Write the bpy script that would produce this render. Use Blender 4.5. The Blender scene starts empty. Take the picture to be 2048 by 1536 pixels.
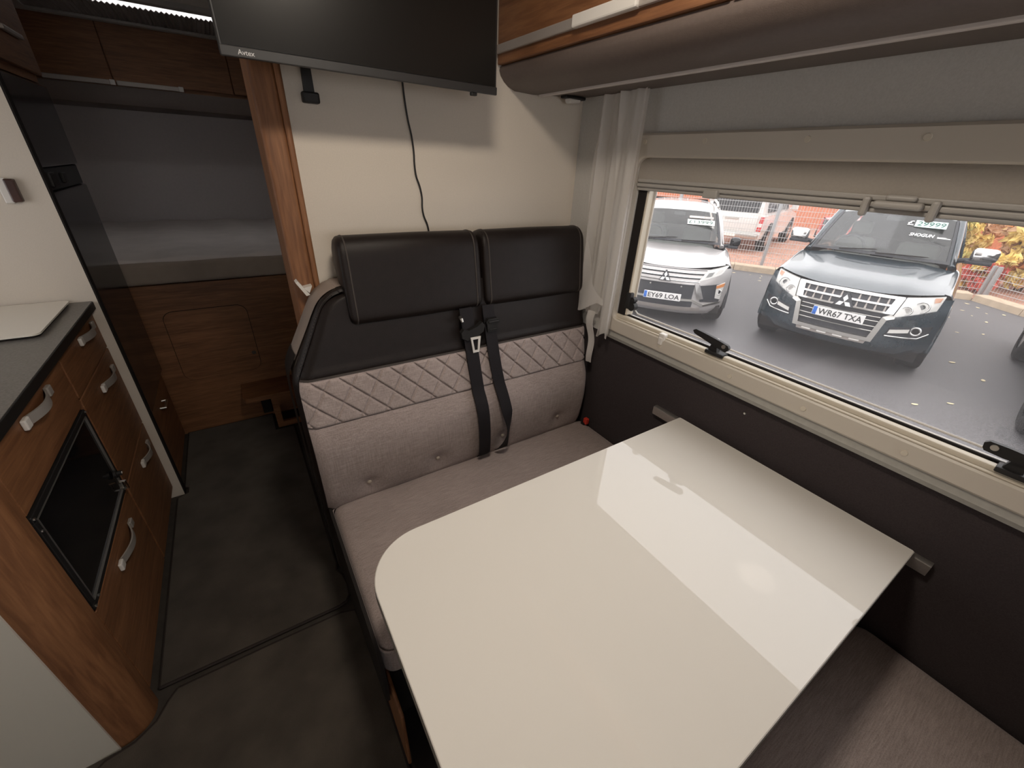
import bpy, bmesh, math, random
from mathutils import Vector, Matrix
random.seed(7)
PI = math.pi
SC = bpy.context.scene
COL = SC.collection

# ------------------------------------------------------------------ camera
cam_data = bpy.data.cameras.new('camera')
cam = bpy.data.objects.new('camera', cam_data)
COL.objects.link(cam)
cam_data.sensor_fit = 'HORIZONTAL'
cam_data.sensor_width = 36.0
cam_data.lens = 36.0 * 811.74 / 2048.0
cam_data.clip_start = 0.02
cam_data.clip_end = 300
right = Vector((0.83976565, -0.54114851, 0.04418074))
up = Vector((0.22528974, 0.4213306, 0.87847883))
back = Vector((-0.49400221, -0.72776288, 0.47573417))
rot = Matrix((right, up, back)).transposed()
cam.matrix_world = Matrix.Translation((0, 0, 1.45)) @ rot.to_4x4()
SC.camera = cam

# ------------------------------------------------------------------ world, exposure
world = bpy.data.worlds.new('overcast_sky')
SC.world = world
world.use_nodes = True
wn = world.node_tree.nodes
wn['Background'].inputs[0].default_value = (1.0, 0.985, 0.97, 1)
wn['Background'].inputs[1].default_value = 2.5
vs = SC.view_settings
vs.view_transform = 'Standard'
vs.look = 'None'
vs.exposure = 0.12
vs.gamma = 1.0
vs.use_curve_mapping = False

# ------------------------------------------------------------------ materials
def lin(c):
    return tuple(((v / 255 / 12.92) if v <= 10 else ((v / 255 + 0.055) / 1.055) ** 2.4) for v in c)

MATS = {}
def mat(name, col, rough=0.5, metal=0.0, spec=0.5, var=0.0, vscale=20, bump=0.0, bscale=200, coat=0.0,
        stretch=None, alpha=None, emit=None, sheen=0.0):
    m = bpy.data.materials.new(name)
    m.use_nodes = True
    nt = m.node_tree
    b = nt.nodes['Principled BSDF']
    b.inputs['Base Color'].default_value = (*col, 1)
    b.inputs['Roughness'].default_value = rough
    b.inputs['Metallic'].default_value = metal
    b.inputs['Specular IOR Level'].default_value = spec
    b.inputs['Coat Weight'].default_value = coat
    b.inputs['Coat Roughness'].default_value = 0.06
    if sheen:
        b.inputs['Sheen Weight'].default_value = sheen
    tc = nt.nodes.new('ShaderNodeTexCoord')
    mp = nt.nodes.new('ShaderNodeMapping')
    if stretch:
        mp.inputs['Scale'].default_value = stretch
    nt.links.new(tc.outputs['Object'], mp.inputs['Vector'])
    if var:
        n = nt.nodes.new('ShaderNodeTexNoise')
        n.inputs['Scale'].default_value = vscale
        n.inputs['Detail'].default_value = 5
        nt.links.new(mp.outputs['Vector'], n.inputs['Vector'])
        r = nt.nodes.new('ShaderNodeValToRGB')
        r.color_ramp.elements[0].position = 0.3
        r.color_ramp.elements[1].position = 0.7
        r.color_ramp.elements[0].color = (*[v * (1 - var) for v in col], 1)
        r.color_ramp.elements[1].color = (*[min(1, v * (1 + var)) for v in col], 1)
        nt.links.new(n.outputs['Fac'], r.inputs['Fac'])
        nt.links.new(r.outputs['Color'], b.inputs['Base Color'])
    if bump:
        n2 = nt.nodes.new('ShaderNodeTexNoise')
        n2.inputs['Scale'].default_value = bscale
        n2.inputs['Detail'].default_value = 3
        nt.links.new(mp.outputs['Vector'], n2.inputs['Vector'])
        bp = nt.nodes.new('ShaderNodeBump')
        bp.inputs['Strength'].default_value = bump
        bp.inputs['Distance'].default_value = 0.002
        nt.links.new(n2.outputs['Fac'], bp.inputs['Height'])
        nt.links.new(bp.outputs['Normal'], b.inputs['Normal'])
    if emit:
        b.inputs['Emission Color'].default_value = (*emit[0], 1)
        b.inputs['Emission Strength'].default_value = emit[1]
    MATS[name] = m
    return m

def wood(name, dark, light, stretch, rough=0.45):
    """fine streaks along the axis with the smallest stretch value, plus broad tonal bands"""
    m = bpy.data.materials.new(name)
    m.use_nodes = True
    nt = m.node_tree
    b = nt.nodes['Principled BSDF']
    tc = nt.nodes.new('ShaderNodeTexCoord')
    mp = nt.nodes.new('ShaderNodeMapping')
    mp.inputs['Scale'].default_value = stretch
    nt.links.new(tc.outputs['Object'], mp.inputs['Vector'])
    n1 = nt.nodes.new('ShaderNodeTexNoise'); n1.inputs['Scale'].default_value = 9; n1.inputs['Detail'].default_value = 6
    n1.inputs['Distortion'].default_value = 0.6
    n2 = nt.nodes.new('ShaderNodeTexNoise'); n2.inputs['Scale'].default_value = 2.2; n2.inputs['Detail'].default_value = 2
    for n in (n1, n2):
        nt.links.new(mp.outputs['Vector'], n.inputs['Vector'])
    ad = nt.nodes.new('ShaderNodeMix'); ad.data_type = 'FLOAT'
    ad.inputs[0].default_value = 0.45
    nt.links.new(n1.outputs['Fac'], ad.inputs[2]); nt.links.new(n2.outputs['Fac'], ad.inputs[3])
    r = nt.nodes.new('ShaderNodeValToRGB')
    r.color_ramp.elements[0].position = 0.36
    r.color_ramp.elements[1].position = 0.66
    r.color_ramp.elements[0].color = (*dark, 1)
    r.color_ramp.elements[1].color = (*light, 1)
    nt.links.new(ad.outputs[0], r.inputs['Fac'])
    nt.links.new(r.outputs['Color'], b.inputs['Base Color'])
    b.inputs['Roughness'].default_value = rough
    bp = nt.nodes.new('ShaderNodeBump'); bp.inputs['Strength'].default_value = 0.08; bp.inputs['Distance'].default_value = 0.001
    nt.links.new(n1.outputs['Fac'], bp.inputs['Height']); nt.links.new(bp.outputs['Normal'], b.inputs['Normal'])
    MATS[name] = m
    return m

def glassy(name, tint, clear, gloss_rough=0.02, body=(0.5, 0.5, 0.5), f0=1.45):
    """thin pane: part clear, part faint diffuse film, with a Fresnel gloss on top"""
    m = bpy.data.materials.new(name)
    m.use_nodes = True
    nt = m.node_tree
    nt.nodes.clear()
    out = nt.nodes.new('ShaderNodeOutputMaterial')
    tr = nt.nodes.new('ShaderNodeBsdfTransparent'); tr.inputs[0].default_value = (*tint, 1)
    df = nt.nodes.new('ShaderNodeBsdfDiffuse'); df.inputs[0].default_value = (*body, 1)
    tl = nt.nodes.new('ShaderNodeBsdfTranslucent'); tl.inputs[0].default_value = (*body, 1)
    md = nt.nodes.new('ShaderNodeMixShader'); md.inputs[0].default_value = 0.5
    nt.links.new(df.outputs[0], md.inputs[1]); nt.links.new(tl.outputs[0], md.inputs[2])
    m1 = nt.nodes.new('ShaderNodeMixShader'); m1.inputs[0].default_value = clear
    nt.links.new(md.outputs[0], m1.inputs[1]); nt.links.new(tr.outputs[0], m1.inputs[2])
    gl = nt.nodes.new('ShaderNodeBsdfGlossy'); gl.inputs['Roughness'].default_value = gloss_rough
    # Schlick reflectance, the same from both sides of the thin pane
    r0 = ((f0 - 1) / (f0 + 1)) ** 2
    lw = nt.nodes.new('ShaderNodeLayerWeight'); lw.inputs['Blend'].default_value = 0.5
    pw = nt.nodes.new('ShaderNodeMath'); pw.operation = 'POWER'; pw.inputs[1].default_value = 5.0
    nt.links.new(lw.outputs['Facing'], pw.inputs[0])
    fr = nt.nodes.new('ShaderNodeMath'); fr.operation = 'MULTIPLY_ADD'
    fr.inputs[1].default_value = 1 - r0; fr.inputs[2].default_value = r0
    nt.links.new(pw.outputs[0], fr.inputs[0])
    m2 = nt.nodes.new('ShaderNodeMixShader')
    nt.links.new(fr.outputs[0], m2.inputs[0]); nt.links.new(m1.outputs[0], m2.inputs[1]); nt.links.new(gl.outputs[0], m2.inputs[2])
    nt.links.new(m2.outputs[0], out.inputs[0])
    MATS[name] = m
    return m

def fabric(name, c1, c2, sheen=0.2):
    m = bpy.data.materials.new(name)
    m.use_nodes = True
    nt = m.node_tree
    b = nt.nodes['Principled BSDF']
    b.inputs['Roughness'].default_value = 0.9
    b.inputs['Specular IOR Level'].default_value = 0.15
    b.inputs['Sheen Weight'].default_value = sheen
    tc = nt.nodes.new('ShaderNodeTexCoord')
    ns = []
    for sc in ((420, 420, 25), (30, 420, 420), (5, 5, 5)):
        mp = nt.nodes.new('ShaderNodeMapping'); mp.inputs['Scale'].default_value = sc
        nt.links.new(tc.outputs['Object'], mp.inputs['Vector'])
        n = nt.nodes.new('ShaderNodeTexNoise'); n.inputs['Scale'].default_value = 1; n.inputs['Detail'].default_value = 3
        nt.links.new(mp.outputs['Vector'], n.inputs['Vector'])
        ns.append(n)
    a = nt.nodes.new('ShaderNodeMath'); a.operation = 'ADD'
    nt.links.new(ns[0].outputs['Fac'], a.inputs[0]); nt.links.new(ns[1].outputs['Fac'], a.inputs[1])
    a2 = nt.nodes.new('ShaderNodeMath'); a2.operation = 'MULTIPLY_ADD'; a2.inputs[1].default_value = 0.4
    nt.links.new(a.outputs[0], a2.inputs[0])
    nm = nt.nodes.new('ShaderNodeMath'); nm.operation = 'MULTIPLY'; nm.inputs[1].default_value = 0.2
    nt.links.new(ns[2].outputs['Fac'], nm.inputs[0]); nt.links.new(nm.outputs[0], a2.inputs[2])
    r = nt.nodes.new('ShaderNodeValToRGB')
    r.color_ramp.elements[0].position = 0.38; r.color_ramp.elements[1].position = 0.62
    r.color_ramp.elements[0].color = (*c1, 1); r.color_ramp.elements[1].color = (*c2, 1)
    nt.links.new(a2.outputs[0], r.inputs['Fac']); nt.links.new(r.outputs['Color'], b.inputs['Base Color'])
    bp = nt.nodes.new('ShaderNodeBump'); bp.inputs['Strength'].default_value = 0.25; bp.inputs['Distance'].default_value = 0.001
    nt.links.new(a.outputs[0], bp.inputs['Height']); nt.links.new(bp.outputs['Normal'], b.inputs['Normal'])
    MATS[name] = m

mat('cream_panel', (0.655, 0.590, 0.510), 0.55, var=0.03, vscale=300, bump=0.05, bscale=600)
mat('cream_white', (0.62, 0.595, 0.53), 0.5)
mat('grey_lining', (0.55, 0.535, 0.51), 0.9, spec=0.2, var=0.05, vscale=250, bump=0.2, bscale=500)
mat('dark_lining', (0.050, 0.041, 0.042), 0.95, spec=0.1, var=0.15, vscale=400, bump=0.2, bscale=600)
mat('bedroom_wall', (0.52, 0.48, 0.475), 0.8, var=0.03, vscale=60)
mat('ceiling_white', (0.62, 0.58, 0.52), 0.8)
mat('floor_vinyl', (0.05, 0.042, 0.035), 0.7, var=0.2, vscale=30)
mat('carpet', (0.082, 0.070, 0.058), 1.0, spec=0.05, var=0.28, vscale=7, bump=0.9, bscale=700, sheen=0.15)
mat('carpet_edge', (0.045, 0.037, 0.034), 1.0, spec=0.05, bump=0.6, bscale=600)
wood('wood_y', (0.150, 0.060, 0.024), (0.29, 0.130, 0.055), (14, 1.1, 14), .55)
wood('wood_z', (0.150, 0.060, 0.024), (0.29, 0.130, 0.055), (14, 14, 1.1), .6)
wood('wood_x', (0.150, 0.060, 0.024), (0.29, 0.130, 0.055), (1.1, 14, 14), .55)
mat('leather', (0.0125, 0.0086, 0.0076), 0.46, spec=0.24, var=0.12, vscale=40, bump=0.25, bscale=700)
mat('leather_stitch', (0.05, 0.04, 0.034), 0.7)
mat('taupe_shell', (0.25, 0.20, 0.17), 0.6, var=0.04, vscale=60)
fabric('seat_fabric', (0.255, 0.208, 0.195), (0.405, 0.335, 0.315))
fabric('quilt_fabric', (0.275, 0.226, 0.213), (0.43, 0.358, 0.338), sheen=0.3)
mat('belt_webbing', (0.012, 0.010, 0.012), 0.75, spec=0.3, bump=0.4, bscale=900)
mat('black_plastic', (0.014, 0.013, 0.013), 0.5, spec=0.4)
mat('soft_black', (0.02, 0.017, 0.016), 0.85, spec=0.2)
mat('gloss_black', (0.008, 0.008, 0.009), 0.08, spec=0.6)
mat('screen_black', (0.010, 0.009, 0.008), 0.30, spec=0.25)
mat('bezel', (0.022, 0.021, 0.021), 0.4)
mat('logo_grey', (0.55, 0.55, 0.55), 0.5)
mat('red_plastic', (0.62, 0.05, 0.03), 0.4)
mat('aluminium', (0.55, 0.53, 0.50), 0.35, metal=0.9, var=0.05, vscale=200)
mat('grey_plastic', (0.36, 0.34, 0.315), 0.5)
mat('sill_grey', (0.33, 0.32, 0.29), 0.5, var=0.05, vscale=80)
mat('blind_fabric', (0.36, 0.325, 0.285), 0.75, spec=0.2, var=0.03, vscale=200)
mat('window_cream', (0.56, 0.51, 0.44), 0.42)
mat('window_cap', (0.62, 0.56, 0.46), 0.4)
mat('chrome', (0.75, 0.74, 0.72), 0.12, metal=1.0)
mat('handle_metal', (0.40, 0.37, 0.34), 0.4, metal=0.25)
mat('satin_metal', (0.62, 0.60, 0.56), 0.3, metal=1.0)
mat('bright_plastic', (0.72, 0.69, 0.65), 0.35)
mat('table_white', (0.78, 0.75, 0.70), 0.02, spec=0.6)
mat('table_edge', (0.22, 0.20, 0.18), 0.4)
mat('worktop', (0.15, 0.14, 0.13), 0.35, var=0.25, vscale=180)
mat('worktop_edge', (0.012, 0.011, 0.010), 0.5)
mat('hob_lid', (0.80, 0.76, 0.68), 0.12, spec=0.5)  # cream reflection of the partition put into the lid colour
mat('pelmet', (0.125, 0.095, 0.082), 0.5, var=0.06, vscale=120, bump=0.15, bscale=600)
mat('led_diffuser', (0.62, 0.57, 0.54), 0.4)
mat('handle_grey', (0.40, 0.36, 0.33), 0.45, metal=0.3)
mat('bedding', (0.70, 0.64, 0.61), 0.95, spec=0.1, var=0.06, vscale=8, bump=0.3, bscale=30)
mat('mattress_side', (0.36, 0.30, 0.25), 0.95, spec=0.1, var=0.08, vscale=10)
mat('pleat', (0.28, 0.255, 0.24), 0.7)
mat('fridge_black', (0.020, 0.019, 0.022), 0.13, spec=0.6)
mat('dark_wood_gloss', (0.055, 0.022, 0.016), 0.3, var=0.2, vscale=20)
mat('button_beige', (0.42, 0.36, 0.30), 0.6)
mat('lamp_lens', (0.9, 0.86, 0.8), 0.4, emit=((1.0, 0.86, 0.70), 3.0))
glassy('window_glass', (0.97, 0.97, 0.98), 0.95, 0.01, (0.62, 0.62, 0.66), 1.35)
glassy('sheer_curtain', (1, 1, 1), 0.28, 0.5, (0.93, 0.90, 0.87), 1.02)
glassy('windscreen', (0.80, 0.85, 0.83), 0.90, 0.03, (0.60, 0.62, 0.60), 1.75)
glassy('lamp_cover', (0.96, 0.96, 0.96), 0.9, 0.02, (0.8, 0.8, 0.8), 1.45)
mat('tarmac', (0.130, 0.123, 0.125), 0.62, spec=0.5, var=0.4, vscale=55, bump=0.6, bscale=260)
mat('kerb_stone', (0.56, 0.44, 0.32), 0.85, var=0.15, vscale=9)
mat('paving_pink', (0.46, 0.25, 0.18), 0.85, var=0.25, vscale=6)
mat('brick_red', (0.55, 0.20, 0.10), 0.85, var=0.25, vscale=14)
mat('far_dark', (0.05, 0.05, 0.06), 0.4)
mat('far_pale', (0.62, 0.56, 0.52), 0.8, var=0.1, vscale=3)
mat('fence_wire', (0.55, 0.54, 0.53), 0.5, metal=0.1)
mat('fence_post', (0.42, 0.42, 0.42), 0.5, metal=0.3)
mat('silver_paint', (0.47, 0.445, 0.435), 0.3, metal=0.3, coat=1.0, var=0.10, vscale=60)
mat('navy_paint', (0.022, 0.036, 0.046), 0.25, coat=1.0, var=0.3, vscale=60)
mat('slate_paint', (0.05, 0.055, 0.065), 0.28, coat=1.0)
mat('white_paint', (0.74, 0.73, 0.70), 0.3, coat=1.0)
mat('red_paint', (0.60, 0.035, 0.035), 0.3, coat=1.0)
mat('tyre', (0.022, 0.021, 0.021), 0.85, spec=0.2)
mat('trim_dark', (0.030, 0.031, 0.036), 0.5)
mat('car_interior', (0.16, 0.16, 0.15), 0.8)
mat('plate_white', (0.82, 0.80, 0.78), 0.35)
mat('plate_blue', (0.03, 0.16, 0.60), 0.4)
mat('plate_black', (0.02, 0.02, 0.022), 0.5)
mat('price_mint', (0.62, 0.82, 0.72), 0.5)
mat('price_white', (0.84, 0.85, 0.80), 0.5)
mat('price_ink', (0.06, 0.13, 0.11), 0.6)
mat('sticker_white', (0.88, 0.88, 0.86), 0.5)
mat('amber_lens', (0.62, 0.24, 0.08), 0.2)
mat('red_lens', (0.55, 0.03, 0.03), 0.2)
mat('headlight_inner', (0.80, 0.78, 0.74), 0.3, metal=0.2)
LEAF = {}
for k, c in dict(orange=(0.74, 0.32, 0.11), yellow=(0.80, 0.58, 0.20), red=(0.70, 0.16, 0.12), olive=(0.42, 0.38, 0.12), peach=(0.80, 0.50, 0.30)).items():
    LEAF[k] = mat('leaf_' + k, c, 0.7, var=0.35, vscale=4, sheen=0.1)
mat('leaf_pale', (0.78, 0.66, 0.42), 0.8)
mat('bark', (0.12, 0.08, 0.06), 0.9)

# ------------------------------------------------------------------ geometry helpers
def new():
    return bmesh.new()

def box(bm, x0, x1, y0, y1, z0, z1, bev=0.0, seg=2, mi=0):
    r = bmesh.ops.create_cube(bm, size=1.0)
    vs_ = r['verts']
    for v in vs_:
        v.co = Vector((x0 + (v.co.x + .5) * (x1 - x0), y0 + (v.co.y + .5) * (y1 - y0), z0 + (v.co.z + .5) * (z1 - z0)))
    fs = {f for v in vs_ for f in v.link_faces}
    for f in fs:
        f.material_index = mi
    if bev:
        es = list({e for v in vs_ for e in v.link_edges})
        rr = bmesh.ops.bevel(bm, geom=es, offset=bev, segments=seg, profile=0.5, affect='EDGES')
        for f in rr['faces']:
            f.material_index = mi
    return bm

def tube(bm, pts, r, n=10, caps=True, mi=0):
    """round bar through a list of points; r is a radius or a list of radii"""
    pts = [Vector(p) for p in pts]
    rs = r if isinstance(r, (list, tuple)) else [r] * len(pts)
    rings = []
    prev = None
    for i, p in enumerate(pts):
        a = pts[max(0, i - 1)]; b = pts[min(len(pts) - 1, i + 1)]
        t = (b - a).normalized()
        if prev is None:
            u = t.orthogonal().normalized()
        else:
            u = (prev - t * prev.dot(t))
            u = u.normalized() if u.length > 1e-6 else t.orthogonal().normalized()
        prev = u
        w = t.cross(u)
        rings.append([bm.verts.new(p + (u * math.cos(2 * PI * k / n) + w * math.sin(2 * PI * k / n)) * rs[i]) for k in range(n)])
    for i in range(len(rings) - 1):
        for k in range(n):
            f = bm.faces.new((rings[i][k], rings[i][(k + 1) % n], rings[i + 1][(k + 1) % n], rings[i + 1][k]))
            f.material_index = mi
    if caps:
        for ring in (rings[0], rings[-1]):
            f = bm.faces.new(ring); f.material_index = mi
    return bm

def grid(bm, f, us, vs_, thick=0.0, mi=0, closed_u=False):
    """surface f(u, v); thick gives it a solid back"""
    V = [[bm.verts.new(Vector(f(u, v))) for v in vs_] for u in us]
    nu, nv = len(us), len(vs_)
    faces = []
    for i in range(nu if closed_u else nu - 1):
        for j in range(nv - 1):
            q = bm.faces.new((V[i][j], V[(i + 1) % nu][j], V[(i + 1) % nu][j + 1], V[i][j + 1]))
            q.material_index = mi
            faces.append(q)
    if thick:
        bmesh.ops.recalc_face_normals(bm, faces=faces)
        bmesh.ops.solidify(bm, geom=faces, thickness=thick)
    return bm

def prism(bm, poly, fn, a, b, mi=0):
    """extrude the 2-D outline poly between fn(p, a) and fn(p, b)"""
    A = [bm.verts.new(Vector(fn(p, a))) for p in poly]
    B = [bm.verts.new(Vector(fn(p, b))) for p in poly]
    n = len(poly)
    fs = [bm.faces.new(A), bm.faces.new(B[::-1])]
    for i in range(n):
        fs.append(bm.faces.new((A[i], B[i], B[(i + 1) % n], A[(i + 1) % n])))
    for f in fs:
        f.material_index = mi
    return bm

def rrect(x0, x1, y0, y1, r, n=6):
    """rounded rectangle outline; r is one radius or four (x0y0, x1y0, x1y1, x0y1)"""
    rs = r if isinstance(r, (list, tuple)) else [r] * 4
    out = []
    for (cx, cy, sx, sy, a0), rr in zip(((x0, y0, 1, 1, PI), (x1, y0, -1, 1, 1.5 * PI), (x1, y1, -1, -1, 0), (x0, y1, 1, -1, .5 * PI)), rs):
        if rr <= 0:
            out.append((cx, cy)); continue
        for k in range(n + 1):
            a = a0 + .5 * PI * k / n
            out.append((cx + sx * rr + rr * math.cos(a), cy + sy * rr + rr * math.sin(a)))
    return out

def lerp(a, b, t):
    return a + (b - a) * t

def lin_space(a, b, n):
    return [a + (b - a) * i / (n - 1) for i in range(n)]

def interp(tab, x):
    """piecewise-linear table lookup, smooth enough when the table is dense"""
    if x <= tab[0][0]:
        return tab[0][1]
    for (x0, y0), (x1, y1) in zip(tab, tab[1:]):
        if x <= x1:
            t = (x - x0) / (x1 - x0)
            return y0 + (y1 - y0) * t
    return tab[-1][1]

def smooth_tab(tab, x):
    """Catmull-Rom table lookup"""
    n = len(tab)
    if x <= tab[0][0]:
        return tab[0][1]
    if x >= tab[-1][0]:
        return tab[-1][1]
    for i in range(n - 1):
        if x <= tab[i + 1][0]:
            break
    x0, y0 = tab[i]; x1, y1 = tab[i + 1]
    h = x1 - x0
    def slope(k):
        if k <= 0 or k >= n - 1:
            j = min(max(k, 1), n - 1)
            return (tab[j][1] - tab[j - 1][1]) / (tab[j][0] - tab[j - 1][0])
        return (tab[k + 1][1] - tab[k - 1][1]) / (tab[k + 1][0] - tab[k - 1][0])
    t = (x - x0) / h
    return (2*t**3 - 3*t**2 + 1) * y0 + (t**3 - 2*t**2 + t) * h * slope(i) + (-2*t**3 + 3*t**2) * y1 + (t**3 - t**2) * h * slope(i + 1)

def obj(name, bm, mats, parent=None, smooth=False, local=False, weld=False):
    """link one bmesh as one mesh object; world coordinates unless local"""
    if weld:
        bmesh.ops.remove_doubles(bm, verts=bm.verts, dist=1e-5)
    bmesh.ops.recalc_face_normals(bm, faces=bm.faces)
    me = bpy.data.meshes.new(name)
    bm.to_mesh(me)
    bm.free()
    for m in (mats if isinstance(mats, (list, tuple)) else [mats]):
        me.materials.append(MATS[m] if isinstance(m, str) else m)
    if smooth:
        me.polygons.foreach_set('use_smooth', [True] * len(me.polygons))
        try:
            me.set_sharp_from_angle(angle=math.radians(smooth if smooth is not True else 40))
        except Exception:
            pass
    o = bpy.data.objects.new(name, me)
    COL.objects.link(o)
    if parent is not None:
        o.parent = parent
        if not local:
            off = Vector(parent.location)
            p = parent.parent
            while p is not None:
                off = off + Vector(p.location); p = p.parent
            me.transform(Matrix.Translation(-off))
    return o

def tag(o, label=None, cat=None, group=None, kind=None):
    if label: o['label'] = label
    if cat: o['category'] = cat
    if group: o['group'] = group
    if kind: o['kind'] = kind
    return o

def thing(name, label, cat, loc=(0, 0, 0), rz=0.0, group=None, kind=None):
    e = bpy.data.objects.new(name, None)
    e.empty_display_size = 0.05
    COL.objects.link(e)
    e.location = loc
    e.rotation_euler = (0, 0, rz)
    return tag(e, label, cat, group, kind)

def struct(name, bm, mats, label=None, smooth=False):
    return tag(obj(name, bm, mats, None, smooth), label, kind='structure')

def text_mesh(body, height, bold=0.0, shear=0.0, space=1.0):
    """triangles of a flat line of text, height of capitals = height, origin bottom-left"""
    c = bpy.data.curves.new('lettering', 'FONT')
    c.body = body
    c.size = 1.0
    c.offset = bold
    c.shear = shear
    c.space_character = space
    c.resolution_u = 3
    o = bpy.data.objects.new('lettering', c)
    COL.objects.link(o)
    dg = bpy.context.evaluated_depsgraph_get()
    me = bpy.data.meshes.new_from_object(o.evaluated_get(dg))
    bpy.data.objects.remove(o)
    bpy.data.curves.remove(c)
    vs_ = [v.co.copy() for v in me.vertices]
    fs = [tuple(p.vertices) for p in me.polygons]
    bpy.data.meshes.remove(me)
    x0 = min(v.x for v in vs_); x1 = max(v.x for v in vs_)
    y0 = min(v.y for v in vs_); y1 = max(v.y for v in vs_)
    k = height / (y1 - y0)
    return [((v.x - x0) * k, (v.y - y0) * k) for v in vs_], fs, (x1 - x0) * k

def text(bm, body, height, fn, width=None, **kw):
    """write text through fn(x, y) -> 3-D point; width squeezes it to a fixed length"""
    vs_, fs, w = text_mesh(body, height, **kw)
    k = width / w if width else 1.0
    V = [bm.verts.new(Vector(fn(x * k, y))) for x, y in vs_]
    for f in fs:
        try:
            bm.faces.new([V[i] for i in f])
        except ValueError:
            pass
    return bm

W = 1.154      # inner face of the window wall
P = 1.340      # face of the partition behind the bench
CEIL = 2.06
YK = 2.03      # partition at the end of the kitchen
YB = 2.60      # front of the bed
YE = 4.10      # rear wall
XL = -1.08     # kitchen-side wall
YF = -2.6      # front end
G = -0.652     # ground outside

# ================================================================== room shell
b = new(); box(b, XL, W, YF, YE, -0.06, 0.0)
struct('floor', b, 'floor_vinyl')
b = new()
RX0, RX1, RY0, RY1 = -0.62, 0.62, 3.12, 3.66     # rooflight hole over the bed
box(b, XL, W, YF, RY0, CEIL, CEIL + .05); box(b, XL, W, RY1, YE, CEIL, CEIL + .05)
box(b, XL, RX0, RY0, RY1, CEIL, CEIL + .05); box(b, RX1, W, RY0, RY1, CEIL, CEIL + .05)
struct('ceiling', b, 'ceiling_white')
# window wall: dark carpet lining below, pale lining above, with the window opening
OY0, OY1, OZ0, OZ1 = -0.36, 1.02, 0.955, 1.50
b = new()
box(b, W, W + .034, YF, YE, 0, .878, mi=1)
box(b, W, W + .034, YF, YE, OZ1, CEIL)
box(b, W, W + .034, YF, YE, .878, OZ0)
box(b, W, W + .034, YF, OY0, OZ0, OZ1)
box(b, W, W + .034, OY1, YE, OZ0, OZ1)
struct('wall_right', b, ['grey_lining', 'dark_lining'])
# kitchen-side wall with its own window over the worktop
KY0, KY1, KZ0, KZ1 = 0.95, 1.80, 1.08, 1.52
b = new()
box(b, XL - .034, XL, YF, KY0, 0, CEIL); box(b, XL - .034, XL, KY1, YE, 0, CEIL)
box(b, XL - .034, XL, KY0, KY1, 0, KZ0); box(b, XL - .034, XL, KY0, KY1, KZ1, CEIL)
struct('wall_left', b, 'cream_panel')
b = new(); box(b, XL, W, YE, YE + .034, 0, CEIL)
struct('wall_back', b, 'bedroom_wall')
# cab end with the windscreen opening
b = new()
box(b, XL, W, YF - .034, YF, 0, .95); box(b, XL, W, YF - .034, YF, 1.75, CEIL)
box(b, XL, -.85, YF - .034, YF, .95, 1.75); box(b, .92, W, YF - .034, YF, .95, 1.75)
struct('wall_front', b, 'cream_panel')
b = new(); box(b, -.85, .92, YF - .02, YF - .016, .95, 1.75)
struct('window_2', b, 'window_glass')
b = new(); box(b, XL - .02, XL - .016, KY0, KY1, KZ0, KZ1)
struct('window_3', b, 'window_glass')
# partition behind the bench with its wooden end post
t = thing('wall_partition', 'cream partition wall behind the bench with a brown wooden end post', None, (.65, 1.36, 0), kind='structure')
b = new(); box(b, .16, W, P, P + .03, 0, CEIL)
obj('panel', b, 'cream_panel', t)
b = new(); box(b, .115, .172, P - .012, P + .165, 0, CEIL, .010, 3)
obj('post', b, 'wood_z', t, smooth=True)
b = new(); box(b, .170, .185, P - .018, P + .165, 0, CEIL, .006, 3)
obj('post_edge', b, 'wood_z', t, smooth=True)
# partition at the end of the kitchen
t = thing('wall_kitchen', 'cream partition wall at the far end of the kitchen worktop', None, (-.77, 2.04, 0), kind='structure')
b = new(); box(b, XL, -.471, YK, YK + .022, 0, CEIL)
obj('panel', b, 'cream_panel', t)
b = new(); box(b, -.4712, -.466, YK - .001, YK + .03, .0, CEIL)
obj('edge_strip', b, 'soft_black', t)
# raised edge of the dinette floor
b = new(); box(b, .082, W, -.8, P, 0, .045, .006)
struct('trim_1', b, 'soft_black')

# carpet mats
def mat_obj(name, poly, label):
    t = thing(name, label, 'carpet mat', (poly[0][0], poly[0][1], 0), group='loose carpet mats on the aisle floor')
    b = new(); prism(b, poly, lambda p, z: (p[0], p[1], z), .001, .011)
    obj('pile', b, 'carpet', t)
    b = new()
    pts = [(p[0], p[1], .007) for p in poly]
    tube(b, pts + [pts[0]], .0055, 6, False)
    obj('bound_edge', b, 'carpet_edge', t)
p1 = [(-.496, 1.085), (-.20, 1.079), (.02, 1.075), (.048, 1.082), (.062, 1.105), (.066, 1.15), (.060, 1.20), (.044, 1.235), (.052, 1.27),
      (.05, 1.30), (.05, 2.385), (-.045, 2.385), (-.045, 2.585), (-.470, 2.587), (-.470, 2.07), (-.455, 2.06), (-.455, 2.02), (-.494, 2.0), (-.496, 1.5)]
mat_obj('carpet_mat', p1, 'dark brown carpet mat running from the oven to the wooden bed front')
p2 = [(-.45, 1.055), (-.20, 1.052), (.02, 1.045), (.066, 1.03), (.074, .90), (.074, -.8), (-.62, -.8), (-.66, .90), (-.60, .945), (-.54, .955), (-.495, .985), (-.47, 1.03)]
mat_obj('carpet_mat', p2, 'dark brown carpet mat beside the white table, with a corner notched around the wooden column')

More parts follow.
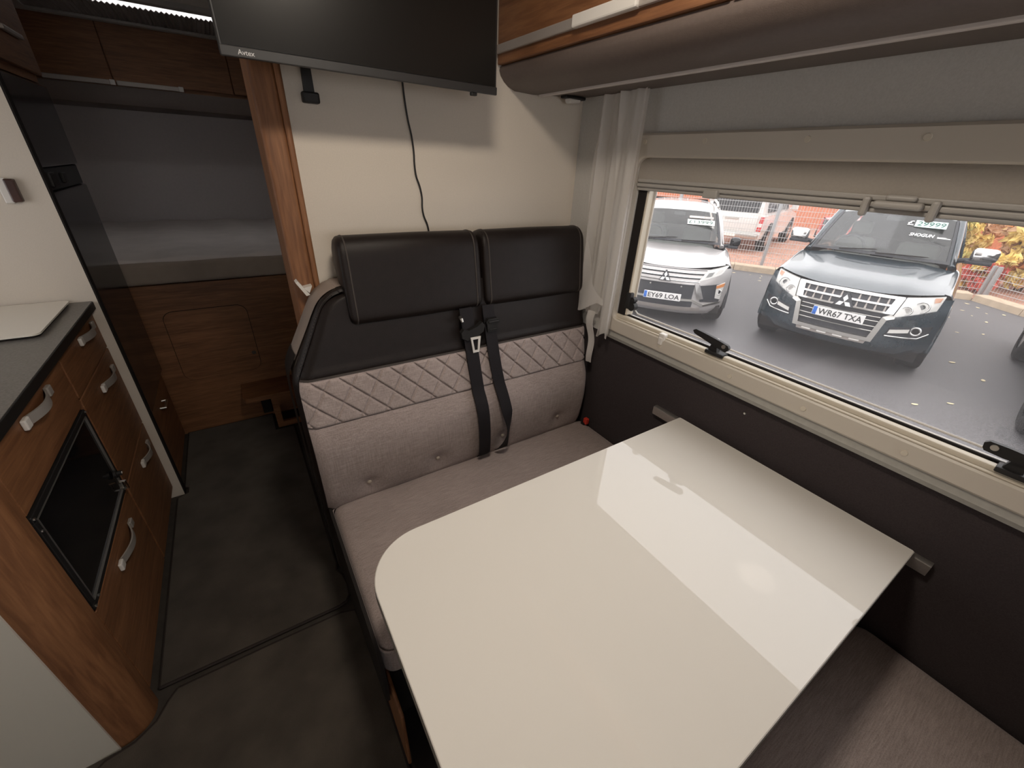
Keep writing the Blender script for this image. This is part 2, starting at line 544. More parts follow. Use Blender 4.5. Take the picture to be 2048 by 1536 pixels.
# ================================================================== side window
t = thing('window_1', 'long side window in a cream frame with black catches', None, (W, .33, .88), kind='structure')
def frame_ring(x0, x1, oy0, oy1, oz0, oz1, iy0, iy1, iz0, iz1, ro=.02, ri=.03):
    """rounded rectangular ring facing -X between x0 and x1"""
    b = new()
    o_ = rrect(oy0, oy1, oz0, oz1, ro); i_ = rrect(iy0, iy1, iz0, iz1, ri)
    rows = []
    for x, dd in ((x1, 0), (x0 + .006, 0), (x0, .006)):
        cy, cz = (oy0 + oy1) / 2, (oz0 + oz1) / 2
        rows.append([b.verts.new((x, y - math.copysign(dd, y - cy), z - math.copysign(dd, z - cz))) for y, z in o_])
    for x, dd in ((x0, .004), (x0 + .004, 0), (x1, 0)):
        cy, cz = (iy0 + iy1) / 2, (iz0 + iz1) / 2
        rows.append([b.verts.new((x, y + math.copysign(dd, y - cy), z + math.copysign(dd, z - cz))) for y, z in i_])
    n = len(o_)
    for a, c in zip(rows, rows[1:]):
        for k in range(n):
            b.faces.new((a[k], a[(k + 1) % n], c[(k + 1) % n], c[k]))
    return b
obj('frame', frame_ring(W - .022, W + .002, -.42, 1.048, .905, 1.552, -.36, 1.021, .957, 1.487), 'window_cream', t, smooth=35)
# grey moulding under the frame
b = new()
prism(b, [(W - .001, .874), (W - .016, .876), (W - .020, .888), (W - .014, .897), (W - .014, .909), (W - .001, .909)], lambda p, y: (p[0], y, p[1]), -.45, 1.048)
obj('sill_moulding', b, 'sill_grey', t, smooth=35)
# screw caps of the frame
for z, ys in ((1.529, (1.004, .796, .536, .326, .10, -.15)), (.930, (.787, .532, .328, .119, -.10))):
    for y in ys:
        b = new(); tube(b, [(W - .0215, y, z), (W - .0245, y, z)], [.007, .006], 14)
        obj('screw_cap', b, 'window_cap', t, smooth=35)
# fly-screen and sash lips along the lower edge
b = new(); box(b, W - .016, W - .006, -.36, 1.02, .957, .9615, .002)
obj('inner_lip', b, 'window_cap', t)
b = new(); box(b, W - .005, W + .016, -.36, 1.018, .957, .9725, .004)
obj('sash_lip', b, 'window_cap', t)
b = new(); box(b, W + .017, W + .025, -.36, 1.018, .957, .9765, .003)
obj('rubber_seal', b, 'soft_black', t)
b = new(); box(b, W + .026, W + .037, -.36, 1.018, .957, .975, .003)
obj('outer_lip', b, 'bright_plastic', t)
# black side channel at the left and its pale reveal
b = new(); box(b, W + .004, W + .03, .985, 1.019, .97, 1.45, .003)
obj('side_channel', b, 'soft_black', t)
b = new(); box(b, W + .006, W + .04, .976, .985, .975, 1.45, .003)
obj('side_reveal', b, 'window_cap', t)
b = new(); box(b, W + .038, W + .041, -.36, 1.019, .955, 1.5)
obj('pane', b, 'window_glass', t)
b = new(); tube(b, [(W + .036, -.34, .984), (W + .036, .95, .984), (W + .036, .968, .996), (W + .036, .972, 1.02), (W + .036, .972, 1.44)], .003, 6)
obj('pane_edge', b, 'bright_plastic', t, smooth=True)
# hinge stay at the lower left corner
b = new()
box(b, W + .002, W + .022, .968, .992, 1.00, 1.06, .005)
tube(b, [(W + .012, .985, 1.05), (W + .016, .975, 1.02), (W + .02, .962, 1.005)], .009, 8)
tube(b, [(W + .006, .962, 1.012), (W + .024, .962, 1.012)], .016, 12)
tube(b, [(W + .006, .962, 1.036), (W + .024, .962, 1.036)], .010, 12)
obj('stay_hinge', b, 'black_plastic', t, smooth=35)
# swivel catches: a foot on the lip, a hub and a long flat lever
def catch(y, tilt, sg=1):
    b = new()
    box(b, W - .012, W + .020, y - .040, y + .020, .965, .977, .003)
    prism(b, [(y - .016, .975), (y + .014, .975), (y + .006, 1.0), (y - .010, 1.0)], lambda p, x: (x, p[0], p[1]), W - .006, W + .012)
    c = obj('catch', b, 'black_plastic', t, smooth=35)
    b = new()
    R_ = Matrix.Rotation(tilt, 4, 'X')
    out = [(y + s_ * sg, z_) for s_, z_ in [(-.050, -.006), (-.046, -.011), (-.02, -.012), (.030, -.009), (.066, -.007), (.074, .000), (.066, .008), (.03, .010), (-.02, .011), (-.046, .010), (-.052, .004)]]
    def fn(p, x):
        v = R_ @ Vector((0, p[0] - y, p[1]))
        return (x, y + v.y, 1.008 + v.z)
    prism(b, out, fn, W - .014, W - .004)
    lever = obj('lever', b, 'black_plastic', c, smooth=35)
    b = new(); tube(b, [(W - .014, y - sg * .036, 1.010 - sg * .034 * math.sin(tilt)), (W - .017, y - sg * .036, 1.010 - sg * .034 * math.sin(tilt))], .006, 12)
    obj('rivet', b, 'satin_metal', c, smooth=35)
    b = new(); tube(b, [(W - .004, y, 1.004), (W + .012, y, 1.004)], .009, 12)
    obj('hub', b, 'bright_plastic', c, smooth=35)
catch(.615, .16)
catch(-.022, .04, -1)
b = new(); box(b, W - .024, W - .004, .775, .80, .948, .973, .004); box(b, W - .028, W - .018, .780, .795, .935, .96, .003)
obj('blind_clip', b, 'bright_plastic', t)

# pulled-down blind with its bar
t = thing('roller_blind', 'beige pull-down blind lowered a little over the side window', 'blind', (W, .33, 1.40))
b = new(); grid(b, lambda y, z: (W + .004 - .012 * math.sin(PI * (z - 1.40) / .10), y, z), lin_space(-.355, 1.019, 3), lin_space(1.405, 1.50, 9), .002)
obj('cloth', b, 'blind_fabric', t, smooth=True)
b = new()
for z0, z1, x0 in ((1.417, 1.428, W - .010), (1.405, 1.415, W - .012), (1.394, 1.403, W - .006)):
    box(b, x0, W + .012, -.355, 1.019, z0, z1, .003)
box(b, W - .004, W + .012, -.355, 1.019, 1.394, 1.428)
obj('pull_bar', b, 'grey_plastic', t)
b = new()
box(b, W - .028, W - .006, .285, .367, 1.404, 1.418, .006, 3); box(b, W - .020, W - .006, .300, .352, 1.418, 1.430, .006, 3)
box(b, W - .022, W - .006, .262, .276, 1.386, 1.424, .005); box(b, W - .022, W - .006, .374, .388, 1.386, 1.424, .005)
obj('pull_handle', b, 'grey_plastic', t)
b = new(); box(b, W - .022, W - .004, .722, .766, 1.390, 1.412, .004)
obj('latch', b, 'grey_plastic', t)

# ================================================================== sheer curtain
def folds(y, ph=0.0):
    return .010 * math.sin(y * 92 + ph) + .006 * math.sin(y * 171 + 1.3 + ph)
t = thing('sheer_curtain', 'white sheer curtain hanging in folds beside the window', 'curtain', (W - .03, 1.15, .87))
NZ = 44
LT = [(.95, 1.235), (1.00, 1.240), (1.10, 1.225), (1.25, 1.245), (1.40, 1.262), (1.50, 1.258), (1.60, 1.235), (1.668, 1.225)]
MT = [(.95, 1.125), (1.02, 1.10), (1.10, 1.095), (1.2, 1.12), (1.668, 1.12)]
RT = [(.868, 1.046), (.95, 1.043), (1.1, 1.040), (1.3, 1.040), (1.5, 1.040), (1.668, 1.047)]
def back_panel(u, z):
    l, r_ = smooth_tab(LT, z), smooth_tab(MT, z) - .01
    y = .968 * lerp(r_, l, u)
    return (W - .030 + folds(y, z * 1.2), y, z)
b = new(); grid(b, back_panel, lin_space(0, 1, 26), lin_space(.945, 1.662, NZ))
obj('back_fold', b, 'sheer_curtain', t, smooth=True)
def front_panel(u, z):
    l, r_ = smooth_tab([(.868, 1.108), (.95, 1.098), (1.1, 1.10), (1.3, 1.125), (1.668, 1.15)], z), smooth_tab(RT, z)
    y = .957 * lerp(r_, l, u)
    return (W - .050 + .7 * folds(y, 2 + z), y, z + .012 * math.sin(u * 5) * (1.662 - z) / .777)
b = new(); grid(b, front_panel, lin_space(0, 1, 20), lin_space(.885, 1.662, NZ))
obj('front_fold', b, 'sheer_curtain', t, smooth=True)
b = new(); grid(b, lambda u, z: (W - .057 + .5 * folds(u, 1 + z), u, z), lin_space(.994, 1.012, 4), lin_space(.885, 1.662, NZ))
obj('hem', b, 'sheer_curtain', t, smooth=True)
b = new()
pts = []
def tail(u, v):
    y = lerp(1.105, 1.085, v) + (u - .5) * lerp(.035, .024, v) + .006 * math.sin(v * 6)
    return (W - .040 - .006 * math.sin(v * 9) - (.004 if u > .6 else 0), y, lerp(.96, .752, v))
grid(b, tail, lin_space(0, 1, 5), lin_space(0, 1, 18), .003)
obj('tie_tail', b, 'sheer_curtain', t, smooth=True)
b = new()
def side_loop(u, v):
    # cloth swept to the left and hanging in a shallow point
    y = lerp(1.172, 1.040, u)
    top = lerp(1.22, 1.012, u) - .05 * math.sin(PI * u)
    bot = lerp(.955, 1.000, u) - .012 * math.sin(PI * u * 2)
    return (W - .053 - .014 * v * (1 - u * u) + .006 * math.sin(u * 9 + v * 2), y + .012 * v * (1 - u), lerp(top, bot, v))
grid(b, side_loop, lin_space(0, 1, 18), lin_space(0, 1, 14))
obj('gathered_loop', b, 'sheer_curtain', t, smooth=True)

# ================================================================== locker over the window
t = thing('overhead_locker', 'brown wooden locker with a dark padded pelmet above the side window', 'locker', (.98, .3, 1.66))
b = new(); box(b, .812, W - .001, -1.6, P - .001, 1.70, CEIL - .002)
obj('body', b, 'wood_y', t)
for y0, y1 in ((.578, P - .004), (-.20, .572), (-1.0, -.206)):
    b = new(); box(b, .794, .811, y0, y1, 1.714, CEIL - .006, .003)
    d = obj('door', b, 'wood_y', t)
    b = new(); box(b, .784, .795, y0 + .004, y1 - .004, 1.738, 1.760, .003)
    obj('handle_strip', b, 'handle_grey', d)
    b = new()
    ya = y0 + .195; yb = min(y1, y0 + .395)
    box(b, .776, .7935, ya, yb, 1.737, 1.762, .004)
    obj('handle', b, 'bright_plastic', d)
b = new()
prof = [(.806, 1.712), (.803, 1.702), (.808, 1.690), (.820, 1.676), (.836, 1.665), (.862, 1.656), (.936, 1.654), (.975, 1.657), (W - .001, 1.667), (W - .001, 1.712)]
prism(b, prof, lambda p, y: (p[0], y, p[1]), -1.6, P - .001)
pel = obj('pelmet', b, 'pelmet', t, smooth=45)
b = new(); box(b, .950, .963, -1.6, P - .01, 1.649, 1.657, .002)
obj('light_strip', b, 'led_diffuser', pel)
t = thing('reading_spot', 'small clear reading spot clipped under the pelmet corner', 'lamp', (1.07, 1.30, 1.655))
b = new(); box(b, 1.03, 1.12, 1.285, 1.315, 1.652, 1.662, .004)
obj('clip', b, 'black_plastic', t)
b = new(); tube(b, [(1.05, 1.30, 1.650), (1.10, 1.30, 1.652)], [.012, .009], 12)
obj('head', b, 'bright_plastic', t, smooth=True)

# ================================================================== television, bracket and cable
t = thing('television', 'flat black television hanging in front of the cream partition', 'television', (.365, 1.15, 1.612))
TX0, TX1, TY, TZ = .058, .682, 1.15, 1.612
b = new(); box(b, TX0, TX1, TY, TY + .012, TZ, 2.00, .003); box(b, TX0 + .05, TX1 - .05, TY + .012, TY + .05, TZ + .03, 1.95, .008)
obj('body', b, 'bezel', t)
b = new(); box(b, TX0 + .006, TX1 - .006, TY - .0015, TY + .002, TZ + .018, 1.994)
obj('screen', b, 'screen_black', t)
b = new(); box(b, TX0, TX1, TY - .004, TY + .004, TZ - .001, TZ + .017, .002)
fr = obj('lower_bezel', b, 'bezel', t)
b = new(); text(b, 'Avtex', .0085, lambda x, y: (TX0 + .030 + x, TY - .0045, TZ + .004 + y), bold=.01)
obj('lettering', b, 'logo_grey', fr)
b = new(); box(b, TX1 - .075, TX1 - .058, TY, TY + .012, TZ - .008, TZ + .001, .002)
obj('sensor', b, 'black_plastic', t)
b = new(); box(b, .32, .42, TY + .05, TY + .075, 1.72, 1.85, .004); box(b, .35, .39, TY + .075, P - .012, 1.76, 1.81, .004); box(b, .31, .43, P - .012, P - .0005, 1.70, 1.87, .004)
obj('bracket_arm', b, 'black_plastic', t)
t = thing('wall_latch', 'black plastic latch hanging on the partition under the television', 'bracket', (.242, P, 1.565))
b = new(); prism(b, [(.232, 1.70), (.252, 1.70), (.254, 1.585), (.230, 1.585)], lambda p, y: (p[0], y, p[1]), P - .012, P - .0005)
obj('strap', b, 'black_plastic', t)
b = new(); box(b, .222, .262, P - .026, P - .0005, 1.563, 1.587, .004)
obj('foot', b, 'black_plastic', t)
b = new()
cab = [(.487, 1.66), (.489, 1.628), (.492, 1.59), (.497, 1.55), (.505, 1.51), (.509, 1.47), (.509, 1.435), (.512, 1.405), (.522, 1.375), (.527, 1.345), (.526, 1.315), (.530, 1.290), (.540, 1.265), (.545, 1.235), (.548, 1.20)]
cc = [(smooth_tab([(-z, x) for x, z in cab], -z), P - .006, z) for z in [1.66 - .46 * k / 60 for k in range(61)]]
tube(b, cc, .0027, 8)
tag(obj('television_cable', b, 'black_plastic', smooth=True), 'thin black cable wandering down the cream partition to the headrests', 'cable')
t = thing('door_catch', 'small white plastic door catch on the wooden post', 'catch', (.14, P - .02, 1.11))
b = new(); prism(b, [(.118, 1.125), (.124, 1.130), (.150, 1.088), (.140, 1.085)], lambda p, y: (p[0], y, p[1]), P - .045, P - .013)
obj('lever', b, 'bright_plastic', t)
b = new(); prism(b, [(.136, 1.108), (.160, 1.112), (.150, 1.092)], lambda p, y: (p[0], y, p[1]), P - .040, P - .013)
obj('wedge', b, 'bright_plastic', t)

# ================================================================== bench
t = thing('bench_seat', 'two-place bench with dark leather top and taupe fabric, quilted across the back', 'bench', (.6, .95, .046))
XR = 1.124
XLT = [(.40, .060), (.745, .056), (.86, .057), (.89, .064), (.94, .090), (1.00, .122), (1.05, .147), (1.075, .163), (1.092, .182), (1.103, .207), (1.109, .24), (1.112, .30)]
YFT = [(.42, 1.118), (.46, 1.098), (.52, 1.086), (.60, 1.080), (.68, 1.086), (.735, 1.108), (.745, 1.115), (.885, 1.145), (1.0, 1.170), (1.112, 1.192)]
def xl(z): return interp(XLT, z)
def yf(z): return smooth_tab(YFT, z)
def edge_roll(u, w):
    """how far the pad curls back near its ends"""
    dl = u * w; dr = (1 - u) * w
    e = min(dl, dr)
    return .016 * max(0, 1 - e / .03) ** 2
def pad(u, z, bulge=0.0, dimples=()):
    w = XR - xl(z)
    x = xl(z) + u * w
    y = yf(z) + edge_roll(u, w) - bulge
    for dx, dz in dimples:
        q = ((x - dx) / .035) ** 2 + ((z - dz) / .028) ** 2
        y += .012 * math.exp(-q)
        y += .006 * math.exp(-((x - dx) / .05) ** 2 - ((z - dz + .035) / .02) ** 2)
    return (x, y, z)
BTN = [(.195, .505), (.439, .508), (.713, .512), (.985, .516)]
b = new(); grid(b, lambda u, z: pad(u, z, 0, BTN), lin_space(0, 1, 150), lin_space(.42, .744, 44))
bk = obj('back_cushion', b, 'seat_fabric', t, smooth=True)
for dx, dz in BTN:
    b = new(); y = pad((dx - xl(dz)) / (XR - xl(dz)), dz, 0, BTN)[1]
    tube(b, [(dx, y + .004, dz), (dx, y - .004, dz), (dx, y - .006, dz)], [.007, .007, .004], 10)
    obj('button', b, 'button_beige', bk, smooth=True)
def quilt(u, z):
    x, y, z = pad(u, z)
    a = (x * 13.2 + (z - .745) * 13.6) % 1.0
    c = (x * 13.2 - (z - .745) * 8.6 + .35) % 1.0
    g = 0
    for q, k in ((a, 1.0), (c, .75)):
        e = min(q, 1 - q) / 13.2
        g = max(g, k * math.exp(-(e / .0038) ** 2))
    e = min(z - .745, .885 - z)
    g = max(g, math.exp(-(e / .005) ** 2))
    return (x, y - .009 + .009 * g, z)
b = new(); grid(b, quilt, lin_space(0, 1, 420), lin_space(.745, .885, 56))
obj('quilted_band', b, 'quilt_fabric', t, smooth=60)
b = new(); grid(b, lambda u, z: pad(u, z, .004 * math.sin(PI * min(1, (z - .885) / .03))), lin_space(0, 1, 120), lin_space(.885, 1.112, 40))
obj('back_top', b, 'leather', t, smooth=True)
b = new(); grid(b, lambda u, z: (lambda q: (q[0], q[1] - .004, q[2]))(pad(u, .888 + z)), lin_space(0, 1, 100), [-.003, 0, .003])
obj('seam', b, 'leather_stitch', t)
# leather border running round the side and top of the back, then the pale shell behind it
sil = [(.062, .12), (.060, .40), (.057, .60), (.055, .745), (.056, .84), (.061, .885), (.088, .94), (.120, 1.00), (.146, 1.05), (.162, 1.076), (.182, 1.095), (.210, 1.108), (.26, 1.113), (.6, 1.113), (XR, 1.113)]
def silp(u):
    k = u * (len(sil) - 1)
    tabx = [(i, s[0]) for i, s in enumerate(sil)]; tabz = [(i, s[1]) for i, s in enumerate(sil)]
    return smooth_tab(tabx, k), smooth_tab(tabz, k)
def border(u, v):
    x, z = silp(u)
    x2, z2 = silp(min(1, u + .002)); x1, z1 = silp(max(0, u - .002))
    tx, tz = x2 - x1, z2 - z1
    l = math.hypot(tx, tz) or 1
    nx, nz = -tz / l, tx / l
    o_ = .010 * math.sin(PI * min(1, v * 1.15)) ** .6
    y0 = yf(max(.42, min(z, 1.112))) + .014
    return (x + nx * o_, lerp(y0, 1.235, v), z + nz * o_)
b = new(); grid(b, border, lin_space(0, 1, 120), lin_space(0, 1, 10))
obj('side_border', b, 'leather', t, smooth=True)
b = new()
st = []
for k in range(36):
    u0 = (5.2 + k * .155) / 14
    x, y, z = border(u0, .05); st.append(Vector((x, y, z)))
for p, q in zip(st[::1], st[1::1]):
    tube(b, [p + (q - p) * .15 + Vector((-.001, -.003, .001)), p + (q - p) * .75 + Vector((-.001, -.003, .001))], .0011, 4)
obj('stitching', b, 'leather_stitch', t)
def shell(u, v):
    x, z, = silp(u)
    x2, z2 = silp(min(1, u + .002)); x1, z1 = silp(max(0, u - .002))
    l = math.hypot(x2 - x1, z2 - z1) or 1
    o_ = .010 + .004 * math.sin(PI * v)
    return (x - (z2 - z1) / l * o_, lerp(1.228, 1.328, v), z + (x2 - x1) / l * o_)
b = new(); grid(b, shell, lin_space(.40, 1, 90), lin_space(0, 1, 5))
prof = [silp(u) for u in lin_space(0, 1, 100)]
prism(b, [(x + .0, z) for x, z in prof] + [(XR, .12)], lambda p, y: (p[0], y, p[1]), 1.245, 1.328)
obj('back_shell', b, 'taupe_shell', t, smooth=50)
b = new(); grid(b, lambda u, v: (lambda q: (q[0] - .003, q[1], q[2]))(shell(u, v)), lin_space(0, .42, 40), lin_space(0, 1, 3))
obj('lower_shell', b, 'leather', t, smooth=50)
# seat cushion
b = new()
def cushion(bm, x0, x1, y0, y1, z0, z1, r=.028, crown=.008, n=30):
    """upholstered pad: rounded box with a crowned top"""
    poly = rrect(x0, x1, y0, y1, .035, 6)
    cx, cy = (x0 + x1) / 2, (y0 + y1) / 2
    rows = []
    for z, ins in ((z0, .010), (z0 + .008, .002), (z0 + .016, 0), (z1 - r, 0), (z1 - r * .5, .004), (z1 - r * .15, .014), (z1, .030)):
        rows.append([bm.verts.new((cx + (x - cx) * (1 - ins / (abs(x1 - x0) / 2)), cy + (y - cy) * (1 - ins / (abs(y1 - y0) / 2)), z)) for x, y in poly])
    m_ = len(poly)
    for k_ in (.8, .5, .2):
        rows.append([bm.verts.new((cx + (v.co.x - cx) * k_, cy + (v.co.y - cy) * k_, z1 + crown * (1 - k_ * k_))) for v in rows[6]])
    for a, c in zip(rows, rows[1:]):
        for k in range(m_):
            bm.faces.new((a[k], a[(k + 1) % m_], c[(k + 1) % m_], c[k]))
    bm.faces.new(rows[-1]); bm.faces.new(rows[0])
cushion(b, .070, 1.146, .585, 1.128, .325, .443)
obj('seat_cushion', b, 'seat_fabric', t, smooth=60)
b = new(); pl = rrect(.068, 1.148, .583, 1.13, .035, 6)
tube(b, [(x, y, .425) for x, y in pl] + [(pl[0][0], pl[0][1], .425)], .0028, 6, False)
obj('piping', b, 'seat_fabric', t)
b = new(); box(b, .082, 1.14, .62, 1.31, .046, .325, .01)
obj('base', b, 'soft_black', t)
b = new(); box(b, .074, .083, .50, .84, .05, .30, .004)
obj('base_panel', b, 'wood_z', t)
b = new()
prism(b, [(.575, .425), (.565, .34), (.575, .25), (.60, .215), (.66, .20), (.80, .14), (1.23, .10), (1.23, .40), (1.10, .437), (.62, .437)], lambda p, x: (x, p[0], p[1]), .060, .069)
obj('side_valance', b, 'soft_black', t, smooth=35)
b = new(); tube(b, [(.068, .90, .10), (.064, .90, .10)], .008, 10)
obj('bolt', b, 'satin_metal', t)

# head rests
def headrest(x0, x1, name, label):
    t = thing(name, label, 'headrest', ((x0 + x1) / 2, 1.24, 1.02), group='leather headrests on the bench')
    pf = [(1.166, 1.030), (1.162, 1.045), (1.170, 1.10), (1.182, 1.18), (1.190, 1.222), (1.202, 1.244), (1.222, 1.256), (1.250, 1.256), (1.280, 1.246), (1.296, 1.226),
          (1.298, 1.200), (1.288, 1.165), (1.262, 1.130), (1.234, 1.100), (1.214, 1.070), (1.200, 1.035), (1.188, 1.022), (1.175, 1.021)]
    # resample as a closed smooth loop
    N = 72
    n = len(pf)
    loop = []
    for k in range(N):
        q = k * n / N
        i = int(q); f = q - i
        p0, p1, p2, p3 = (pf[(i + j) % n] for j in (-1, 0, 1, 2))
        loop.append(tuple(.5 * ((2 * p1[a]) + (-p0[a] + p2[a]) * f + (2 * p0[a] - 5 * p1[a] + 4 * p2[a] - p3[a]) * f * f + (-p0[a] + 3 * p1[a] - 3 * p2[a] + p3[a]) * f ** 3) for a in (0, 1)))
    cy = sum(p[0] for p in loop) / N; cz = sum(p[1] for p in loop) / N
    b = new()
    secs = []
    for x, k in ((x0, .84), (x0 + .003, .93), (x0 + .009, .985), (x0 + .016, 1.0), (x0 + .020, .985), (x0 + .024, 1.0), (lerp(x0, x1, .5), 1.012), (x1 - .024, 1.0), (x1 - .020, .985), (x1 - .016, 1.0), (x1 - .009, .985), (x1 - .003, .93), (x1, .84)):
        secs.append([b.verts.new((x, cy + (p[0] - cy) * k, cz + (p[1] - cz) * k)) for p in loop])
    for a, c in zip(secs, secs[1:]):
        for k in range(N):
            b.faces.new((a[k], a[(k + 1) % N], c[(k + 1) % N], c[k]))
    b.faces.new(secs[0]); b.faces.new(secs[-1])
    obj('pad', b, 'leather', t, smooth=60)
    for x in (x0 + .020, x1 - .020):
        b = new(); q = [(x, cy + (p[0] - cy) * .995, cz + (p[1] - cz) * .995) for p in loop]
        tube(b, q + [q[0]], .0022, 6, False)
        obj('piping', b, 'leather_stitch', t, smooth=True)
    for x in (lerp(x0, x1, .3), lerp(x0, x1, .7)):
        b = new(); tube(b, [(x, 1.235, 1.06), (x, 1.24, 1.125)], .006, 10)
        obj('support_rod', b, 'satin_metal', t)
headrest(.226, .655, 'headrest', 'dark leather headrest on the end of the bench near the wooden post')
headrest(.668, 1.102, 'headrest', 'dark leather headrest on the end of the bench beside the sheer curtain')

# ---- seat belts
def strap(path, w, th=.0018):
    """flat webbing: path of (x, y, z, angle); angle turns the strap about its length"""
    b = new()
    rows = []
    for x, y, z, a in path:
        dx, dy = math.cos(a) * w / 2, math.sin(a) * w / 2
        rows.append([b.verts.new(v) for v in ((x - dx, y - dy - th, z), (x + dx, y + dy - th, z), (x + dx, y + dy + th, z), (x - dx, y - dy + th, z))])
    for p, q in zip(rows, rows[1:]):
        for k in range(4):
            b.faces.new((p[k], p[(k + 1) % 4], q[(k + 1) % 4], q[k]))
    b.faces.new(rows[0]); b.faces.new(rows[-1])
    return b
def front(z):
    return yf(z) - .018
t = thing('seat_belt', 'black seat belt with a bright metal tongue, laid over the bench back', 'seat belt', (.60, 1.1, .46), group='seat belts on the bench')
zs = [1.03 - .575 * k / 24 for k in range(25)]
b = strap([(lerp(.584, .618, (1.03 - z) / .575), front(z) - .004 + (.014 if z < .47 else 0), z, 0) for z in zs], .046)
obj('webbing', b, 'belt_webbing', t, smooth=35)
b = new(); prism(b, [(.553, .958), (.556, .938), (.575, .928), (.605, .934), (.634, .950), (.640, .972), (.630, .985), (.612, .972), (.580, .962), (.562, .968)], lambda p, y: (p[0], y, p[1]), front(.95) - .020, front(.95) - .003)
obj('tongue_cover', b, 'black_plastic', t, smooth=35)
b = new()
yy = front(.91) - .014
def ring(o, i, y0, y1):
    n = len(o)
    A = [[b.verts.new((p[0], y, p[1])) for p in q] for q, y in ((o, y0), (i, y0), (i, y1), (o, y1))]
    for j in range(4):
        for k in range(n):
            b.faces.new((A[j][k], A[j][(k + 1) % n], A[(j + 1) % 4][(k + 1) % n], A[(j + 1) % 4][k]))
ring([(.584, .938), (.594, .882), (.617, .882), (.622, .938)], [(.592, .930), (.600, .890), (.611, .890), (.613, .930)], yy - .0015, yy + .0015)
obj('tongue', b, 'bright_plastic', t)
b = new(); tube(b, [(.562, front(1.0) - .002, 1.003), (.560, front(1.0) - .018, 1.000), (.561, front(1.0) - .022, .992)], [.006, .006, .004], 10)
obj('anchor_bolt', b, 'satin_metal', t, smooth=True)
t = thing('seat_belt', 'black seat belt with a plastic adjuster, twisted near the seat', 'seat belt', (.68, 1.1, .46), group='seat belts on the bench')
path = []
for k in range(34):
    z = 1.03 - .570 * k / 33
    q = (1.03 - z) / .57
    a = 0
    if q > .66:
        f = (q - .66) / .34
        a = .8 * math.sin(PI * min(1, f * 1.1))
    x = smooth_tab([(0, .668), (.3, .676), (.6, .696), (.8, .706), (1.0, .694)], q)
    path.append((x, front(z) - .004 - (.012 * math.sin(PI * min(1, max(0, (q - .6) / .38))) ) + (.012 if z < .465 else 0), z, a))
obj('webbing', strap(path, .044), 'belt_webbing', t, smooth=35)
b = new()
yy = front(.95)
prism(b, [(.648, .978), (.655, .989), (.690, .990), (.702, .982), (.700, .972), (.690, .966), (.690, .944), (.655, .942), (.652, .966)], lambda p, y: (p[0], y, p[1]), yy - .016, yy - .004)
box(b, .655, .694, yy - .021, yy - .012, .9755, .983, .002); box(b, .658, .688, yy - .019, yy - .012, .949, .954, .002)
obj('adjuster', b, 'black_plastic', t, smooth=35)
t = thing('belt_buckle', 'red-buttoned belt buckle standing between seat and dark wall', 'buckle', (1.132, 1.075, .44))
b = new(); box(b, 1.118, 1.145, 1.066, 1.086, .436, .452, .003)
obj('housing', b, 'black_plastic', t)
b = new(); box(b, 1.124, 1.142, 1.058, 1.078, .446, .474, .003)
obj('release_button', b, 'red_plastic', t)

# ---- facing bench (near the camera)
t = thing('bench_seat', 'taupe bench cushion facing the table, below the window beside the dark wall', 'bench', (.6, -.3, .046))
b = new(); cushion(b, .10, 1.146, -.62, .03, .33, .449)
obj('seat_cushion', b, 'seat_fabric', t, smooth=60)
b = new(); box(b, .11, 1.14, -.60, .01, .046, .33, .01)
obj('base', b, 'soft_black', t)
b = new(); cushion(b, .10, 1.146, -.74, -.625, .40, .90)
obj('back_cushion', b, 'seat_fabric', t, smooth=60)

# ================================================================== table and its wall rail
t = thing('table', 'glossy white rectangular table with one rounded corner, hooked on the wall rail', 'table', (.6, .33, .046))
out = rrect(.0745, 1.136, .015, .648, [.12, .004, .004, .12], 14)
b = new()
cx, cy = .6, .33
rows = []
for z, ins in ((.6935, .0), (.7185, 0), (.720, .0015)):
    rows.append([b.verts.new((x + (ins if x < cx else -ins), y + (ins if y < cy else -ins), z)) for x, y in out])
for a, c in zip(rows, rows[1:]):
    for k in range(len(out)):
        f = b.faces.new((a[k], a[(k + 1) % len(out)], c[(k + 1) % len(out)], c[k])); f.material_index = 0
b.faces.new(rows[-1]); b.faces.new(rows[0])
obj('top', b, 'table_white', t)
b = new()
o2 = rrect(.0735, 1.137, .014, .649, [.121, .004, .004, .121], 14)
n = len(o2)
A = [[b.verts.new((x, y, z)) for x, y in o2] for z in (.695, .711)]
i2 = rrect(.080, 1.130, .020, .642, [.115, .004, .004, .115], 14)
B = [[b.verts.new((x, y, z)) for x, y in i2] for z in (.695, .711)]
for k in range(n):
    j = (k + 1) % n
    b.faces.new((A[0][k], A[0][j], A[1][j], A[1][k])); b.faces.new((B[0][k], B[0][j], B[1][j], B[1][k]))
    b.faces.new((A[0][k], A[0][j], B[0][j], B[0][k])); b.faces.new((A[1][k], A[1][j], B[1][j], B[1][k]))
obj('edge_band', b, 'table_edge', t)
b = new(); box(b, .36, .42, .30, .36, .046, .68, .008)
obj('leg', b, 'soft_black', t)
b = new(); box(b, .28, .50, .24, .42, .678, .6935, .004)
obj('leg_plate', b, 'satin_metal', t)
b = new()
prism(b, [(W - .0005, .672), (W - .016, .674), (W - .018, .684), (W - .018, .703), (W - .013, .706), (W - .0005, .706)], lambda p, y: (p[0], y, p[1]), -.020, .756)
tag(obj('table_rail', b, 'aluminium', smooth=35), 'brushed aluminium rail on the dark wall that holds the table', 'rail')
b = new(); tube(b, [(W - .0005, .465, .832), (W - .003, .465, .832)], [.004, .003], 10)
tag(obj('wall_screw', b, 'satin_metal'), 'tiny screw head in the dark wall lining above the table', 'screw')

